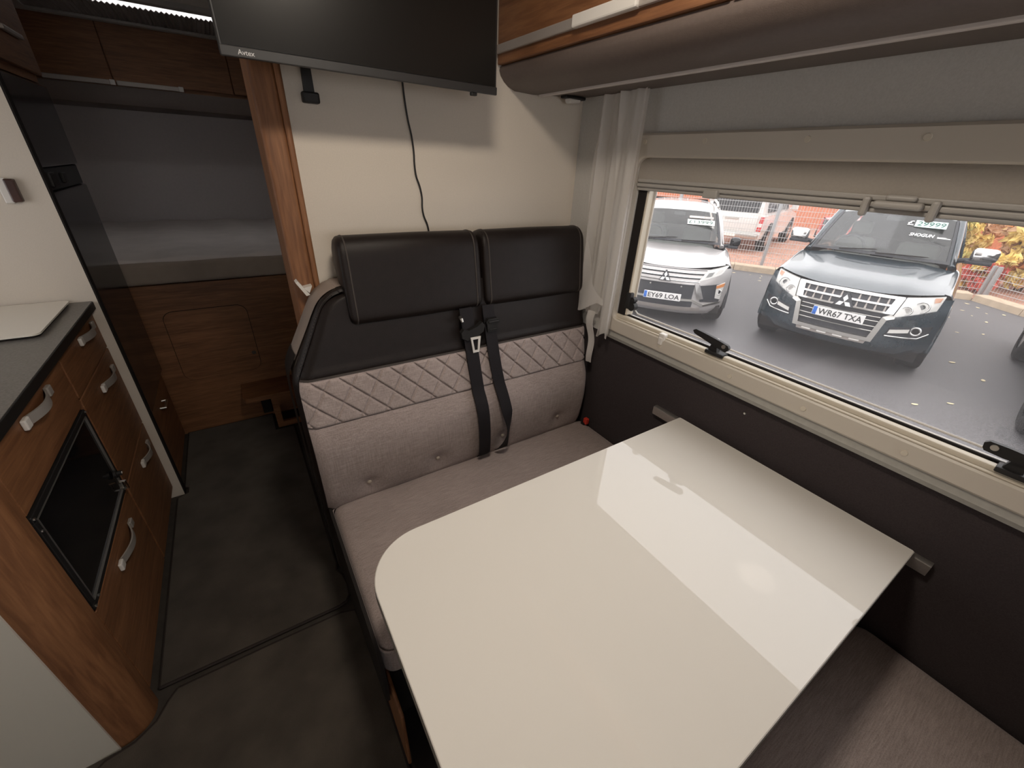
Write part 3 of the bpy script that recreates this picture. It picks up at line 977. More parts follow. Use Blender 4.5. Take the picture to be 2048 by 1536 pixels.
# ================================================================== kitchen
t = thing('oven_cabinet', 'brown wooden kitchen cabinet around the oven with a rounded end column', 'cabinet', (-.78, 1.3, 0))
XF = -.5
b = new()
box(b, XL + .002, XF - .022, 1.06, 1.572, .06, .425); box(b, XL + .002, XF - .022, 1.06, 1.572, .745, .915)
box(b, XL + .002, -.90, 1.06, 1.572, .425, .745); box(b, XL + .002, XF - .06, 1.06, 1.572, 0, .06)
obj('body', b, 'wood_y', t)
# rounded corner column and the cream panel behind it
b = new()
cp = [(XF, 1.056)] + [(-.572 + .072 * math.cos(a), 1.037 + .070 * math.sin(a)) for a in lin_space(0, -PI / 2, 14)] + [(-.60, .967), (-.60, 1.056)]
prism(b, cp, lambda p, z: (p[0], p[1], z), .0, .915)
obj('column', b, 'wood_z', t, smooth=30)
b = new(); box(b, XL + .002, -.573, .962, .967, .0, .915)
obj('end_panel', b, 'cream_white', t)
def bow_handle(parent, y0, y1, z, bright='bright_plastic'):
    """flat bow handle: two square ends and an arched grip"""
    b = new()
    grid(b, lambda u, v: (XF + .004 + .020 * math.sin(PI * min(1, max(0, u))), lerp(y0 + .02, y1 - .02, u), z + v), lin_space(0, 1, 16), [-.012, 0, .012], .004)
    h = obj('handle', b, 'handle_metal', parent, smooth=35)
    for ya, mm in ((y0, bright), (y1 - .026, 'handle_metal')):
        b = new(); box(b, XF + .0005, XF + .011, ya, ya + .026, z - .013, z + .013, .003)
        obj('handle_end', b, mm, parent)
def front_panel_k(name, y0, y1, z0, z1, hy0, hy1, hz, parent, m='wood_y'):
    b = new(); box(b, XF - .020, XF, y0, y1, z0, z1, .0025)
    d = obj(name, b, m, parent)
    if hz:
        bow_handle(d, hy0, hy1, hz)
    return d
front_panel_k('drawer', 1.060, 1.570, .750, .908, 1.225, 1.425, .880, t)
front_panel_k('drawer', 1.060, 1.570, .062, .420, 1.255, 1.465, .362, t)
t = thing('drawer_cabinet', 'brown wooden kitchen cabinet with three drawers next to the cream partition', 'cabinet', (-.78, 1.8, 0))
b = new(); box(b, XL + .002, XF - .022, 1.576, YK - .001, .06, .915); box(b, XL + .002, XF - .06, 1.576, YK - .001, 0, .06)
obj('body', b, 'wood_y', t)
front_panel_k('drawer', 1.580, YK - .004, .770, .908, 1.770, 1.965, .880, t)
front_panel_k('drawer', 1.580, YK - .004, .425, .765, 1.765, 1.965, .708, t)
front_panel_k('drawer', 1.580, YK - .004, .062, .420, 1.785, 1.960, .362, t)
b = new(); prism(b, rrect(XL + .002, XF + .014, .955, YK - .001, [.002, .10, .002, .002], 10), lambda p, z: (p[0], p[1], z), .916, .945)
t = thing('worktop', 'speckled grey kitchen worktop with a black front edge', 'worktop', (-.78, 1.5, .916))
obj('slab', b, 'worktop', t)
b = new(); box(b, XF + .010, XF + .0165, 1.055, YK - .001, .9165, .9435, .002)
obj('front_edge', b, 'worktop_edge', t)
t = thing('hob_lid', 'glass lid with painted-in cream wall reflection, closed on the kitchen worktop', 'lid', (-.75, 1.85, .946))
b = new(); prism(b, rrect(-1.0, -.538, 1.66, 2.02, [.02, .02, .02, .02], 5), lambda p, z: (p[0], p[1], z), .9525, .9575)
obj('glass', b, 'hob_lid', t)
b = new(); prism(b, rrect(-.995, -.543, 1.665, 2.015, .02, 5), lambda p, z: (p[0], p[1], z), .9455, .9525)
obj('seal', b, 'soft_black', t)
# oven
t = thing('oven', 'black glass oven set into the wooden kitchen cabinet', 'oven', (-.7, 1.31, .43))
OX = XF + .003
b = new(); box(b, -.88, XF - .03, 1.066, 1.556, .432, .740)
obj('body', b, 'soft_black', t)
b = new()
for y0, y1, z0, z1 in ((1.061, 1.561, .727, .743), (1.061, 1.561, .428, .444), (1.061, 1.077, .444, .727), (1.545, 1.561, .444, .727)):
    box(b, XF - .03, OX, y0, y1, z0, z1, .002)
obj('surround', b, 'black_plastic', t)
b = new(); box(b, XF - .03, OX - .004, 1.080, 1.542, .447, .724, .002)
dr = obj('door', b, 'gloss_black', t)
b = new()
for y0, y1, z0, z1 in ((1.0785, 1.5435, .7245, .7265), (1.0785, 1.5435, .4445, .4465), (1.0775, 1.0795, .4465, .7245), (1.5425, 1.5445, .4465, .7245)):
    box(b, OX - .006, OX + .001, y0, y1, z0, z1)
obj('door_trim', b, 'aluminium', dr)
for y, z in ((1.066, .735), (1.556, .735), (1.066, .700), (1.066, .436), (1.556, .436), (1.10, .436)):
    b = new(); tube(b, [(OX, y, z), (OX + .003, y, z)], .0035, 8)
    obj('screw', b, 'satin_metal', t)
b = new(); tube(b, [(OX, 1.527, .513), (OX + .018, 1.527, .513)], [.009, .008], 16); tube(b, [(OX, 1.527, .513), (OX + .007, 1.527, .513)], .014, 16)
kb = obj('control_knob', b, 'black_plastic', t, smooth=35)
b = new(); box(b, OX + .016, OX + .0195, 1.524, 1.530, .510, .516, .001)
obj('knob_mark', b, 'bright_plastic', kb)
b = new(); tube(b, [(OX, 1.530, .480), (OX + .014, 1.530, .478), (OX + .014, 1.530, .448), (OX, 1.530, .446)], .004, 8)
obj('door_catch', b, 'chrome', t, smooth=True)
t = thing('coat_hook', 'small brushed metal hook plate on the cream kitchen partition', 'hook', (-.555, YK, 1.27))
b = new(); box(b, -.575, -.553, YK - .012, YK - .0005, 1.272, 1.345, .003)
obj('plate', b, 'bright_plastic', t)
b = new(); box(b, -.556, -.533, YK - .022, YK - .0005, 1.276, 1.342, .004)
obj('hook_block', b, 'dark_wood_gloss', t)

# ================================================================== fridge tower behind the partition
t = thing('fridge', 'tall glossy black fridge behind the kitchen partition', 'fridge', (-.77, 2.31, .42))
b = new(); box(b, XL + .002, -.500, 2.058, 2.566, .420, 1.635)
obj('body', b, 'soft_black', t)
b = new(); box(b, -.499, -.470, 2.060, 2.564, .425, 1.300, .006)
d = obj('door', b, 'fridge_black', t)
b = new(); box(b, -.499, -.470, 2.060, 2.564, 1.372, 1.632, .006)
obj('freezer_door', b, 'fridge_black', t)
b = new(); box(b, -.499, -.478, 2.060, 2.564, 1.302, 1.370, .003)
h = obj('handle_strip', b, 'trim_dark', t)
b = new(); box(b, -.479, -.462, 2.09, 2.16, 1.312, 1.358, .006)
obj('lock', b, 'black_plastic', h)
b = new(); box(b, -.479, -.466, 2.26, 2.30, 1.318, 1.352, .004)
obj('catch', b, 'black_plastic', h)
t = thing('drawer_cabinet', 'brown wooden base drawer under the black fridge', 'cabinet', (-.77, 2.31, 0))
b = new(); box(b, XL + .002, -.500, 2.056, 2.566, 0.0, .418)
obj('body', b, 'wood_y', t)
b = new(); box(b, -.499, -.482, 2.060, 2.562, .03, .412, .003)
d = obj('drawer', b, 'wood_y', t)
b = new(); tube(b, [(-.482, 2.28, .345), (-.462, 2.28, .345), (-.462, 2.36, .345), (-.482, 2.36, .345)], .005, 8)
obj('handle', b, 'satin_metal', d, smooth=True)
t = thing('fridge_locker', 'brown wooden locker above the black fridge', 'locker', (-.77, 2.31, 1.64))
b = new(); box(b, XL + .002, -.488, 2.056, 2.566, 1.64, CEIL - .002)
obj('body', b, 'wood_y', t)
b = new(); box(b, -.487, -.468, 2.060, 2.562, 1.665, CEIL - .006, .004)
d = obj('door', b, 'wood_y', t)
b = new(); box(b, -.4685, -.455, 2.25, 2.44, 1.752, 1.766, .003)
obj('handle', b, 'handle_grey', d)

# ================================================================== sleeping area
t = thing('bed', 'fixed rear bed behind a brown wooden front with a locker hatch', 'bed', (.03, 3.3, 0))
b = new(); box(b, XL + .002, W - .002, YB, YB + .02, 0, .848)
fp = obj('front_panel', b, 'wood_x', t)
hp = rrect(-.396, -.032, .325, .712, .045, 6)
b = new(); prism(b, [(x, z) for x, z in hp], lambda p, y: (p[0], y, p[1]), YB - .0065, YB - .0005)
ht = obj('hatch', b, 'wood_x', t)
b = new(); tube(b, [(x, YB - .003, z) for x, z in hp] + [(hp[0][0], YB - .003, hp[0][1])], .0026, 6, False)
obj('hatch_edge', b, 'soft_black', ht)
b = new(); tube(b, [(-.052, YB - .007, .434), (-.052, YB - .022, .434)], [.006, .011], 12)
obj('knob', b, 'chrome', ht, smooth=True)
b = new(); box(b, XL + .002, W - .002, YB + .021, YE - .001, .70, .80)
obj('slats', b, 'wood_x', t)
t = thing('mattress', 'beige mattress under pale bedding on the rear bed', 'mattress', (.03, 3.35, .805))
b = new(); box(b, XL + .004, W - .004, YB + .002, YE - .004, .849, .955, .02, 3)
obj('core', b, 'mattress_side', t, smooth=35)
b = new()
def sheet(x, v):
    y = lerp(YB + .004, YE - .01, v)
    return (x, y, .970 + .004 * math.sin(x * 7 + y * 3) * math.sin(y * 6) - .05 * max(0, 1 - v / .025) ** 2 + .006 * math.sin(x * 17 + 2 * y))
grid(b, sheet, lin_space(XL + .006, W - .006, 50), [0, .006, .012, .02, .03] + lin_space(.05, 1, 40), .004)
obj('bedding', b, 'bedding', t, smooth=True)
t = thing('step', 'small brown wooden step box in front of the bed', 'step', (.02, 2.48, 0))
b = new(); prism(b, rrect(-.16, .24, 2.385, YB - .008, [.03, .03, .002, .002], 5), lambda p, z: (p[0], p[1], z), .218, .246)
obj('tread', b, 'wood_x', t)
b = new()
for x0, x1, z0, z1 in ((-.03, .24, .17, .217), (-.03, .24, .012, .045), (-.03, .002, .045, .17), (.18, .24, .045, .17)):
    box(b, x0, x1, 2.40, 2.42, z0, z1)
obj('front_frame', b, 'wood_x', t)
for x0 in (-.03, .222):
    b = new(); box(b, x0, x0 + .018, 2.421, YB - .009, .012, .217)
    obj('side_panel', b, 'wood_y', t)
b = new(); box(b, -.085, -.035, 2.52, YB - .009, .06, .215, .004)
obj('bracket', b, 'soft_black', t)  # dark block standing for the shade under the tread, not a fitting
t = thing('overhead_locker', 'brown wooden lockers with silver handle strips over the rear bed', 'locker', (0, 3.9, 1.66))
b = new(); box(b, XL + .002, W - .002, 3.725, YE - .001, 1.74, CEIL - .002)
obj('body', b, 'wood_x', t)
for x0, x1, ha, hb in ((XL + .004, -.384, -.68, -.400), (-.380, .210, -.370, -.080), (.214, W - .006, .60, .90)):
    b = new(); box(b, x0, x1, 3.704, 3.724, 1.768, CEIL - .006, .003)
    d = obj('door', b, 'wood_x', t)
    b = new(); box(b, ha, hb, 3.694, 3.705, 1.752, 1.776, .003)
    obj('handle', b, 'handle_grey', d)
    b = new(); box(b, hb, hb + .025, 3.690, 3.705, 1.752, 1.778, .003)
    obj('handle_end', b, 'bright_plastic', d)
b = new(); prism(b, [(3.70, 1.748), (3.695, 1.69), (3.705, 1.658), (3.74, 1.652), (YE - .001, 1.652), (YE - .001, 1.739), (3.72, 1.739)], lambda p, x: (x, p[0], p[1]), XL + .002, W - .002)
obj('pelmet', b, 'pelmet', t, smooth=35)
t = thing('rooflight', 'rooflight with a pleated blind drawn under the ceiling above the bed', 'rooflight', (0, 3.4, CEIL))
b = new()
for x0, x1, y0, y1 in ((RX0 - .06, RX1 + .06, RY1, RY1 + .035), (RX0 - .06, RX1 + .06, RY0 - .06, RY0), (RX0 - .06, RX0, RY0, RY1), (RX1, RX1 + .06, RY0, RY1)):
    box(b, x0, x1, y0, y1, CEIL - .022, CEIL + .01, .006)
obj('frame', b, 'grey_plastic', t)
b = new()
nP = 120
grid(b, lambda i, y: (lerp(RX0, RX1, i / nP), y + (.006 if int(i) % 2 else -.006) * (1 if y < RY0 + .15 else 0), CEIL - .012 + (.005 if int(i) % 2 else -.005)), list(range(nP + 1)), [RY0 + .13, RY0 + .2, RY1 - .002], .0015)
obj('pleated_blind', b, 'pleat', t)
b = new(); box(b, RX0, RX1, RY1 - .07, RY1 - .052, CEIL - .03, CEIL - .016, .003)
obj('blind_rail', b, 'grey_plastic', t)
b = new(); box(b, RX0, RX1, RY0, RY1, CEIL + .04, CEIL + .044)
obj('dome', b, 'window_glass', t)

# ================================================================== ceiling lamps
def ceiling_lamp(x, y, watts, label, r=.13):
    t = thing('ceiling_lamp', label, 'lamp', (x, y, CEIL - .03), group='round ceiling lamps')
    b = new(); tube(b, [(x, y, CEIL - .0005), (x, y, CEIL - .022)], [r + .02, r + .012], 32)
    obj('housing', b, 'bright_plastic', t, smooth=35)
    b = new(); tube(b, [(x, y, CEIL - .0225), (x, y, CEIL - .026)], [r, r - .01], 32)
    obj('lens', b, 'lamp_lens', t, smooth=35)
    L = bpy.data.lights.new('ceiling_lamp_offscreen', 'AREA')
    L.shape = 'DISK'; L.size = 2 * r; L.energy = watts; L.color = (1.0, 0.88, 0.74)
    lo = bpy.data.objects.new('ceiling_lamp_offscreen', L)
    COL.objects.link(lo); lo.parent = t; lo.location = (0, 0, .002)
ceiling_lamp(.285, .475, 7.5, 'small round warm ceiling lamp above the table', .10)
# added fill light in the cab windscreen opening (window_2), stronger than its daylight
L = bpy.data.lights.new('windscreen_fill_offscreen', 'AREA')
L.shape = 'RECTANGLE'; L.size = 1.74; L.size_y = .78; L.energy = 62; L.color = (1.0, 0.97, 0.935)
lo = bpy.data.objects.new('windscreen_fill_offscreen', L); COL.objects.link(lo)
lo.location = (.035, YF + .004, 1.35); lo.rotation_euler = (PI / 2, 0, PI)

# ================================================================== outside: ground, kerb, fence, background
b = new(); box(b, W + .5, 60, -40, 60, G - .3, G)
tag(obj('ground', b, 'tarmac'), 'dark damp tarmac of the sales yard', kind='structure')
b = new(); prism(b, [(13.1, 1.6), (8.9, 8.9), (20, 30), (45, 30), (45, -6), (20, -6), (12.2, -2)], lambda p, z: (p[0], p[1], z), G + .001, G + .012)
tag(obj('paving', b, 'paving_pink'), 'pinkish paving beyond the wire fence', kind='structure')
KA, KB, KC = Vector((8.6, 8.85, 0)), Vector((12.78, 1.74, 0)), Vector((11.0, -.62, 0))
def run(A, B, n):
    return [A.lerp(B, k / n) for k in range(n + 1)]
t = thing('kerb', 'pale concrete kerb along the foot of the wire fence', None, (KB.x, KB.y, G), kind='structure')
def kerb_run(A, B, n):
    d = (B - A).normalized(); nrm = Vector((-d.y, d.x, 0))
    if nrm.x < 0: nrm = -nrm
    pts = run(A, B, n)
    for p, q in zip(pts, pts[1:]):
        b = new()
        p_, q_ = p + d * .006, q - d * .006
        prism(b, [(0, 0), (.02, .12), (.04, .135), (.30, .135), (.30, 0)], lambda s_, w: ((p_ if w == 0 else q_) + nrm * s_[0] + Vector((0, 0, G + s_[1]))), 0, 1)
        obj('kerb_stone', b, 'kerb_stone', t)
kerb_run(KA, KB, 9)
kerb_run(KC, KB, 3)

FA, FB, FC = Vector((8.95, 9.4, 0)), Vector((13.35, 1.75, 0)), Vector((11.45, -.75, 0))
def fence(A, B, n, label, Hf=1.85):
    t = thing('wire_fence', label, 'fence', (A.x, A.y, G), group='welded wire fence runs')
    pts = run(A, B, n)
    for p in pts:
        b = new(); tube(b, [(p.x, p.y, G), (p.x, p.y, G + Hf + .05)], .042, 8)
        obj('post', b, 'fence_post', t, smooth=True)
    for p, q in zip(pts, pts[1:]):
        b = new()
        d = (q - p); L_ = d.length; d.normalize(); nr = Vector((-d.y, d.x, 0)) * .003
        def wire(a, c, r=.0036):
            u = (c - a).normalized(); v = u.cross(Vector((0, 0, 1)))
            v = v.normalized() * r if v.length > .1 else Vector((d.x, d.y, 0)) * r
            w = u.cross(v)
            rr = [[b.verts.new(e + o_) for o_ in (v, w, -v, -w)] for e in (a, c)]
            for k in range(4):
                b.faces.new((rr[0][k], rr[0][(k + 1) % 4], rr[1][(k + 1) % 4], rr[1][k]))
        k = .06
        while k < L_:
            x = p + d * k
            wire(Vector((x.x, x.y, G + .04)), Vector((x.x, x.y, G + Hf)))
            k += .062
        z = .05
        while z < Hf:
            for off in (-.006, .006):
                o_ = Vector((-d.y, d.x, 0)) * off
                wire(Vector((p.x, p.y, G + z)) + o_, Vector((q.x, q.y, G + z)) + o_, .0045)
            z += .125
        w_ = obj('mesh_panel', b, 'fence_wire', t)
        tag(w_, kind='stuff')
FM = FA.lerp(FB, .78)
fence(FA, FM, 3, 'grey welded wire fence behind the parked cars with the white pickup beyond')
fence(FM + (FB - FM).normalized() * .12, FB, 1, 'low grey welded wire fence behind the dark SUV, leading to the shrubs', .62)
FC0 = FB + (FC - FB).normalized() * .12
fence(FC0, FC, 1, 'low grey welded wire fence in front of the autumn shrubs', .62)

# low brick building and pale building far behind
t = thing('brick_building', 'low orange brick building with dark windows behind the yard', 'building', (24, 10, G))
b = new(); box(b, 24, 30, -2, 30, G, 2.6)
obj('wall', b, 'brick_red', t)
for k in range(7):
    b = new(); y = -1.0 + k * 3.6; box(b, 23.96, 24.02, y, y + 2.6, .55, 1.9)
    w_ = obj('window', b, 'far_dark', t)
    b = new()
    for q in range(4):
        box(b, 23.93, 23.965, y + .62 * q + .05, y + .62 * q + .11, .55, 1.9)
    box(b, 23.93, 23.965, y, y + 2.6, .50, .57); box(b, 23.93, 23.965, y, y + 2.6, 1.15, 1.21)
    obj('window_bars', b, 'sticker_white', w_)
b = new(); box(b, 23.8, 30.2, -2.2, 30.2, 2.6, 2.8)
obj('roof', b, 'far_pale', t)

# autumn shrubs behind the right-hand fence
def shrub(x, y, r, h, cols, n, label):
    t = thing('autumn_shrub', label, 'shrub', (x, y, G), group='autumn shrubs behind the fence')
    b = new()
    rnd = random.Random(int(x * 100 + y * 10))
    for k in range(7):
        a = rnd.random() * 2 * PI; q = rnd.random() * r * .7
        tube(b, [(x + .05 * math.cos(a), y + .05 * math.sin(a), G), (x + q * .5 * math.cos(a), y + q * .5 * math.sin(a), G + h * .45), (x + q * math.cos(a), y + q * math.sin(a), G + h * .9)], [.022, .014, .006], 5)
    obj('stems', b, 'bark', t)
    for ci, c in enumerate(cols):
        b = new()
        # clumps of leaves, each colour keeps to its own clumps
        clumps = []
        for k in range(16):
            a = rnd.random() * 2 * PI; q = r * math.sqrt(rnd.random()); z = G + h * (.12 + .88 * rnd.random())
            clumps.append((x + q * math.cos(a), y + q * math.sin(a), z, r * (.18 + .2 * rnd.random())))
        for k in range(n // len(cols)):
            cx_, cy_, cz_, cr = clumps[rnd.randrange(len(clumps))]
            v = Vector((rnd.gauss(0, 1), rnd.gauss(0, 1), rnd.gauss(0, .7))).normalized() * cr * rnd.random() ** .4
            p = Vector((cx_, cy_, max(cz_, G + .1))) + v
            if p.z < G + .05: p.z = G + .05 + .1 * rnd.random()
            s_ = .06 + .06 * rnd.random()
            u = Vector((rnd.gauss(0, 1), rnd.gauss(0, 1), rnd.gauss(0, .6))).normalized()
            w_ = u.orthogonal().normalized()
            w_.rotate(Matrix.Rotation(rnd.random() * 6.28, 3, u))
            o_ = u.cross(w_)
            vs_ = [b.verts.new(p + o_ * s_ * 1.3), b.verts.new(p + w_ * s_ * .55 + u * s_ * .15), b.verts.new(p - o_ * s_ * 1.1), b.verts.new(p - w_ * s_ * .55 + u * s_ * .15)]
            b.faces.new(vs_)
        tag(obj('foliage', b, LEAF[c], t), c + ' autumn leaves', kind='stuff')
shrub(14.55, 2.95, .55, 1.75, ('orange', 'peach', 'yellow', 'olive'), 3600, 'orange and peach autumn shrub behind the fence next to the dark SUV')
shrub(15.2, 1.45, .62, 2.0, ('peach', 'yellow', 'orange'), 3600, 'tall pale yellow autumn shrub in the fence corner')
shrub(14.2, .10, .58, 1.5, ('yellow', 'olive', 'orange'), 3000, 'yellow and olive autumn shrub behind the fence bend')
shrub(14.0, 1.95, .30, .80, ('red', 'yellow'), 1500, 'low crimson autumn shrub with yellow tips in the fence corner')
shrub(13.5, -1.35, .55, 1.6, ('yellow', 'orange', 'peach'), 2400, 'golden autumn shrub at the far end of the short fence')
shrub(16.6, .0, .85, 2.3, ('peach', 'orange'), 3600, 'big peach coloured shrub behind the others')
shrub(16.8, 3.1, .85, 2.3, ('peach', 'orange', 'yellow'), 3600, 'big orange shrub behind the others')

# fallen leaves on the tarmac
rnd = random.Random(3)
spots = [(10.2, 1.8), (10.6, 1.6), (11.2, 1.4), (10.9, 1.15), (9.6, 1.25), (9.9, 1.0), (11.5, 1.6), (11.7, 1.3), (12.1, 1.5), (7.4, .52), (4.6, .95), (4.9, 1.35), (5.2, .85), (6.2, .55), (4.3, 1.5), (3.9, .9), (7.8, .9),
         (10.1, 5.45), (10.3, 5.15), (10.45, 4.95), (10.55, 4.65), (10.7, 4.5), (10.2, 4.85), (9.9, 4.7), (11.9, 1.1), (12.3, 1.7), (11.3, 1.75), (4.1, .55), (4.4, .62), (5.8, .75)]
lb = new()
prism(lb, [(-.05, 0), (-.02, .026), (.025, .022), (.055, 0), (.022, -.024), (-.022, -.022)], lambda p, z: (p[0], p[1], z + .004 * abs(p[0]) / .05), 0.0, .003)
leaf0 = None
for k, (x, y) in enumerate(spots):
    if leaf0 is None:
        o = leaf0 = obj('fallen_leaf', lb, 'leaf_pale')
    else:
        o = leaf0.copy(); COL.objects.link(o)
    o.location = (x, y, G + .003); o.rotation_euler = (0, 0, rnd.random() * 6.28)
    s_ = .45 + .5 * rnd.random(); o.scale = (s_, s_, s_)
    tag(o, 'small pale yellow fallen leaf lying on the tarmac', 'leaf', 'fallen leaves on the tarmac')

# ================================================================== cars
def wheel(parent, s, d, r, w, rim='satin_metal'):
    b = new()
    sg = 1 if s > 0 else -1
    prof_ = [(-.5, .60), (-.5, .90), (-.42, .985), (-.25, 1.0), (.25, 1.0), (.42, .985), (.5, .90), (.5, .62)]
    n = 32
    rings = [[b.verts.new((s + q * w, d + k_ * r * math.cos(2 * PI * k / n), r + k_ * r * math.sin(2 * PI * k / n))) for k in range(n)] for q, k_ in prof_]
    for a, c in zip(rings, rings[1:]):
        for k in range(n):
            b.faces.new((a[k], a[(k + 1) % n], c[(k + 1) % n], c[k]))
    wh = obj('wheel', b, 'tyre', parent, smooth=35, local=True)
    b = new()
    tube(b, [(s + sg * w * .2, d, r), (s + sg * w * .44, d, r)], [.60 * r, .62 * r], 24)
    tube(b, [(s + sg * w * .44, d, r), (s + sg * w * .5, d, r)], [.14 * r, .10 * r], 12)
    obj('rim', b, rim, wh, smooth=35, local=True)
    return wh

class Car:
    """fascia depth fd(s, h), bonnet height hb(s, d), body stations; everything in car-local metres"""
    def __init__(self, root, fd):
        self.root = root; self.fd = fd
    def patch(self, name, c, m, off=.006, thick=.012, nu=10, nv=4, parent=None):
        """quad c = four (s, h) corners laid on the front face and proud of it by off"""
        c00, c10, c11, c01 = c
        b = new()
        def f(u, v):
            s = lerp(lerp(c00[0], c10[0], u), lerp(c01[0], c11[0], u), v)
            h = lerp(lerp(c00[1], c10[1], u), lerp(c01[1], c11[1], u), v)
            return (s, self.fd(s, h) - off, h)
        us = lin_space(0, 1, nu); vv = lin_space(0, 1, nv)
        self.solid(b, f, us, vv, thick)
        return obj(name, b, m, parent or self.root, smooth=35, local=True)
    def solid(self, b, f, us, vv, thick):
        F = [[b.verts.new(f(u, v)) for v in vv] for u in us]
        K = [[b.verts.new((p.co.x, p.co.y + thick, p.co.z)) for p in row] for row in F]
        nu, nv = len(us), len(vv)
        for i in range(nu - 1):
            for j in range(nv - 1):
                b.faces.new((F[i][j], F[i + 1][j], F[i + 1][j + 1], F[i][j + 1]))
                b.faces.new((K[i][j], K[i][j + 1], K[i + 1][j + 1], K[i + 1][j]))
        for i in range(nu - 1):
            b.faces.new((F[i][0], K[i][0], K[i + 1][0], F[i + 1][0])); b.faces.new((F[i][-1], F[i + 1][-1], K[i + 1][-1], K[i][-1]))
        for j in range(nv - 1):
            b.faces.new((F[0][j], F[0][j + 1], K[0][j + 1], K[0][j])); b.faces.new((F[-1][j], K[-1][j], K[-1][j + 1], F[-1][j + 1]))
    def bar(self, name, pts, m, r=.012, off=.012, parent=None, n=8, sub=6):
        """round bar through (s, h) points on the front face"""
        q = []
        for (a, c) in zip(pts, pts[1:]):
            for k in range(sub):
                q.append((lerp(a[0], c[0], k / sub), lerp(a[1], c[1], k / sub)))
        q.append(pts[-1])
        b = new(); tube(b, [(s, self.fd(s, h) - off, h) for s, h in q], r, n)
        return obj(name, b, m, parent or self.root, smooth=50, local=True)
    def poly(self, name, pts, m, off=.02, thick=.02, parent=None):
        b = new()
        prism(b, pts, lambda p, e: (p[0], self.fd(p[0], p[1]) - e, p[1]), off, off - thick)
        return obj(name, b, m, parent or self.root, local=True)
    def disc(self, name, s, h, r, m, off=.02, parent=None, depth=.02):
        d = self.fd(s, h)
        b = new(); tube(b, [(s, d - off + depth, h), (s, d - off, h)], [r, r * .92], 18)
        return obj(name, b, m, parent or self.root, smooth=35, local=True)
    def ring(self, name, s, h, r, t_, m, off=.02, parent=None):
        d = self.fd(s, h) - off
        b = new(); tube(b, [(s + r * math.cos(a), d, h + r * math.sin(a)) for a in lin_space(0, 2 * PI, 25)], t_, 8, False)
        return obj(name, b, m, parent or self.root, smooth=50, local=True)
    def plate(self, s0, s1, h0, h1, reg, off=.03):
        d = self.fd((s0 + s1) / 2, h0) - off
        b = new(); box(b, s0, s1, d, d + .012, h0, h1, .004)
        p = obj('number_plate', b, 'plate_white', self.root, local=True)
        b = new(); box(b, s0 + .004, s0 + .045, d - .0015, d + .002, h0 + .006, h1 - .006)
        bl = obj('blue_band', b, 'plate_blue', p, local=True)
        b = new(); text(b, reg, (h1 - h0) * .66, lambda x, y: (s0 + .062 + x, d - .0025, h0 + (h1 - h0) * .17 + y), width=(s1 - s0) - .082, bold=.012)
        text(b, 'UK', .018, lambda x, y: (s0 + .010 + x, d - .0028, h0 + .016 + y))
        obj('lettering', b, 'plate_black', p, local=True)
        return p

def three_diamonds(car, s, h, k, off, m='sticker_white'):
    b = new()
    for a0 in (PI / 2, PI / 2 + 2 * PI / 3, PI / 2 + 4 * PI / 3):
        u = Vector((math.cos(a0), 0, math.sin(a0))); v = Vector((-math.sin(a0), 0, math.cos(a0)))
        e0 = Vector((s, 0, h))
        pts = [e0 + u * .002, e0 + u * k * .5 + v * k * .288, e0 + u * k, e0 + u * k * .5 - v * k * .288]
        d = car.fd(s, h)
        A = [b.verts.new((p.x, d - off, p.z)) for p in pts]; B = [b.verts.new((p.x, d - off + .012, p.z)) for p in pts]
        b.faces.new(A); b.faces.new(B[::-1])
        for i in range(4):
            b.faces.new((A[i], B[i], B[(i + 1) % 4], A[(i + 1) % 4]))
    return obj('emblem', b, m, car.root, local=True)

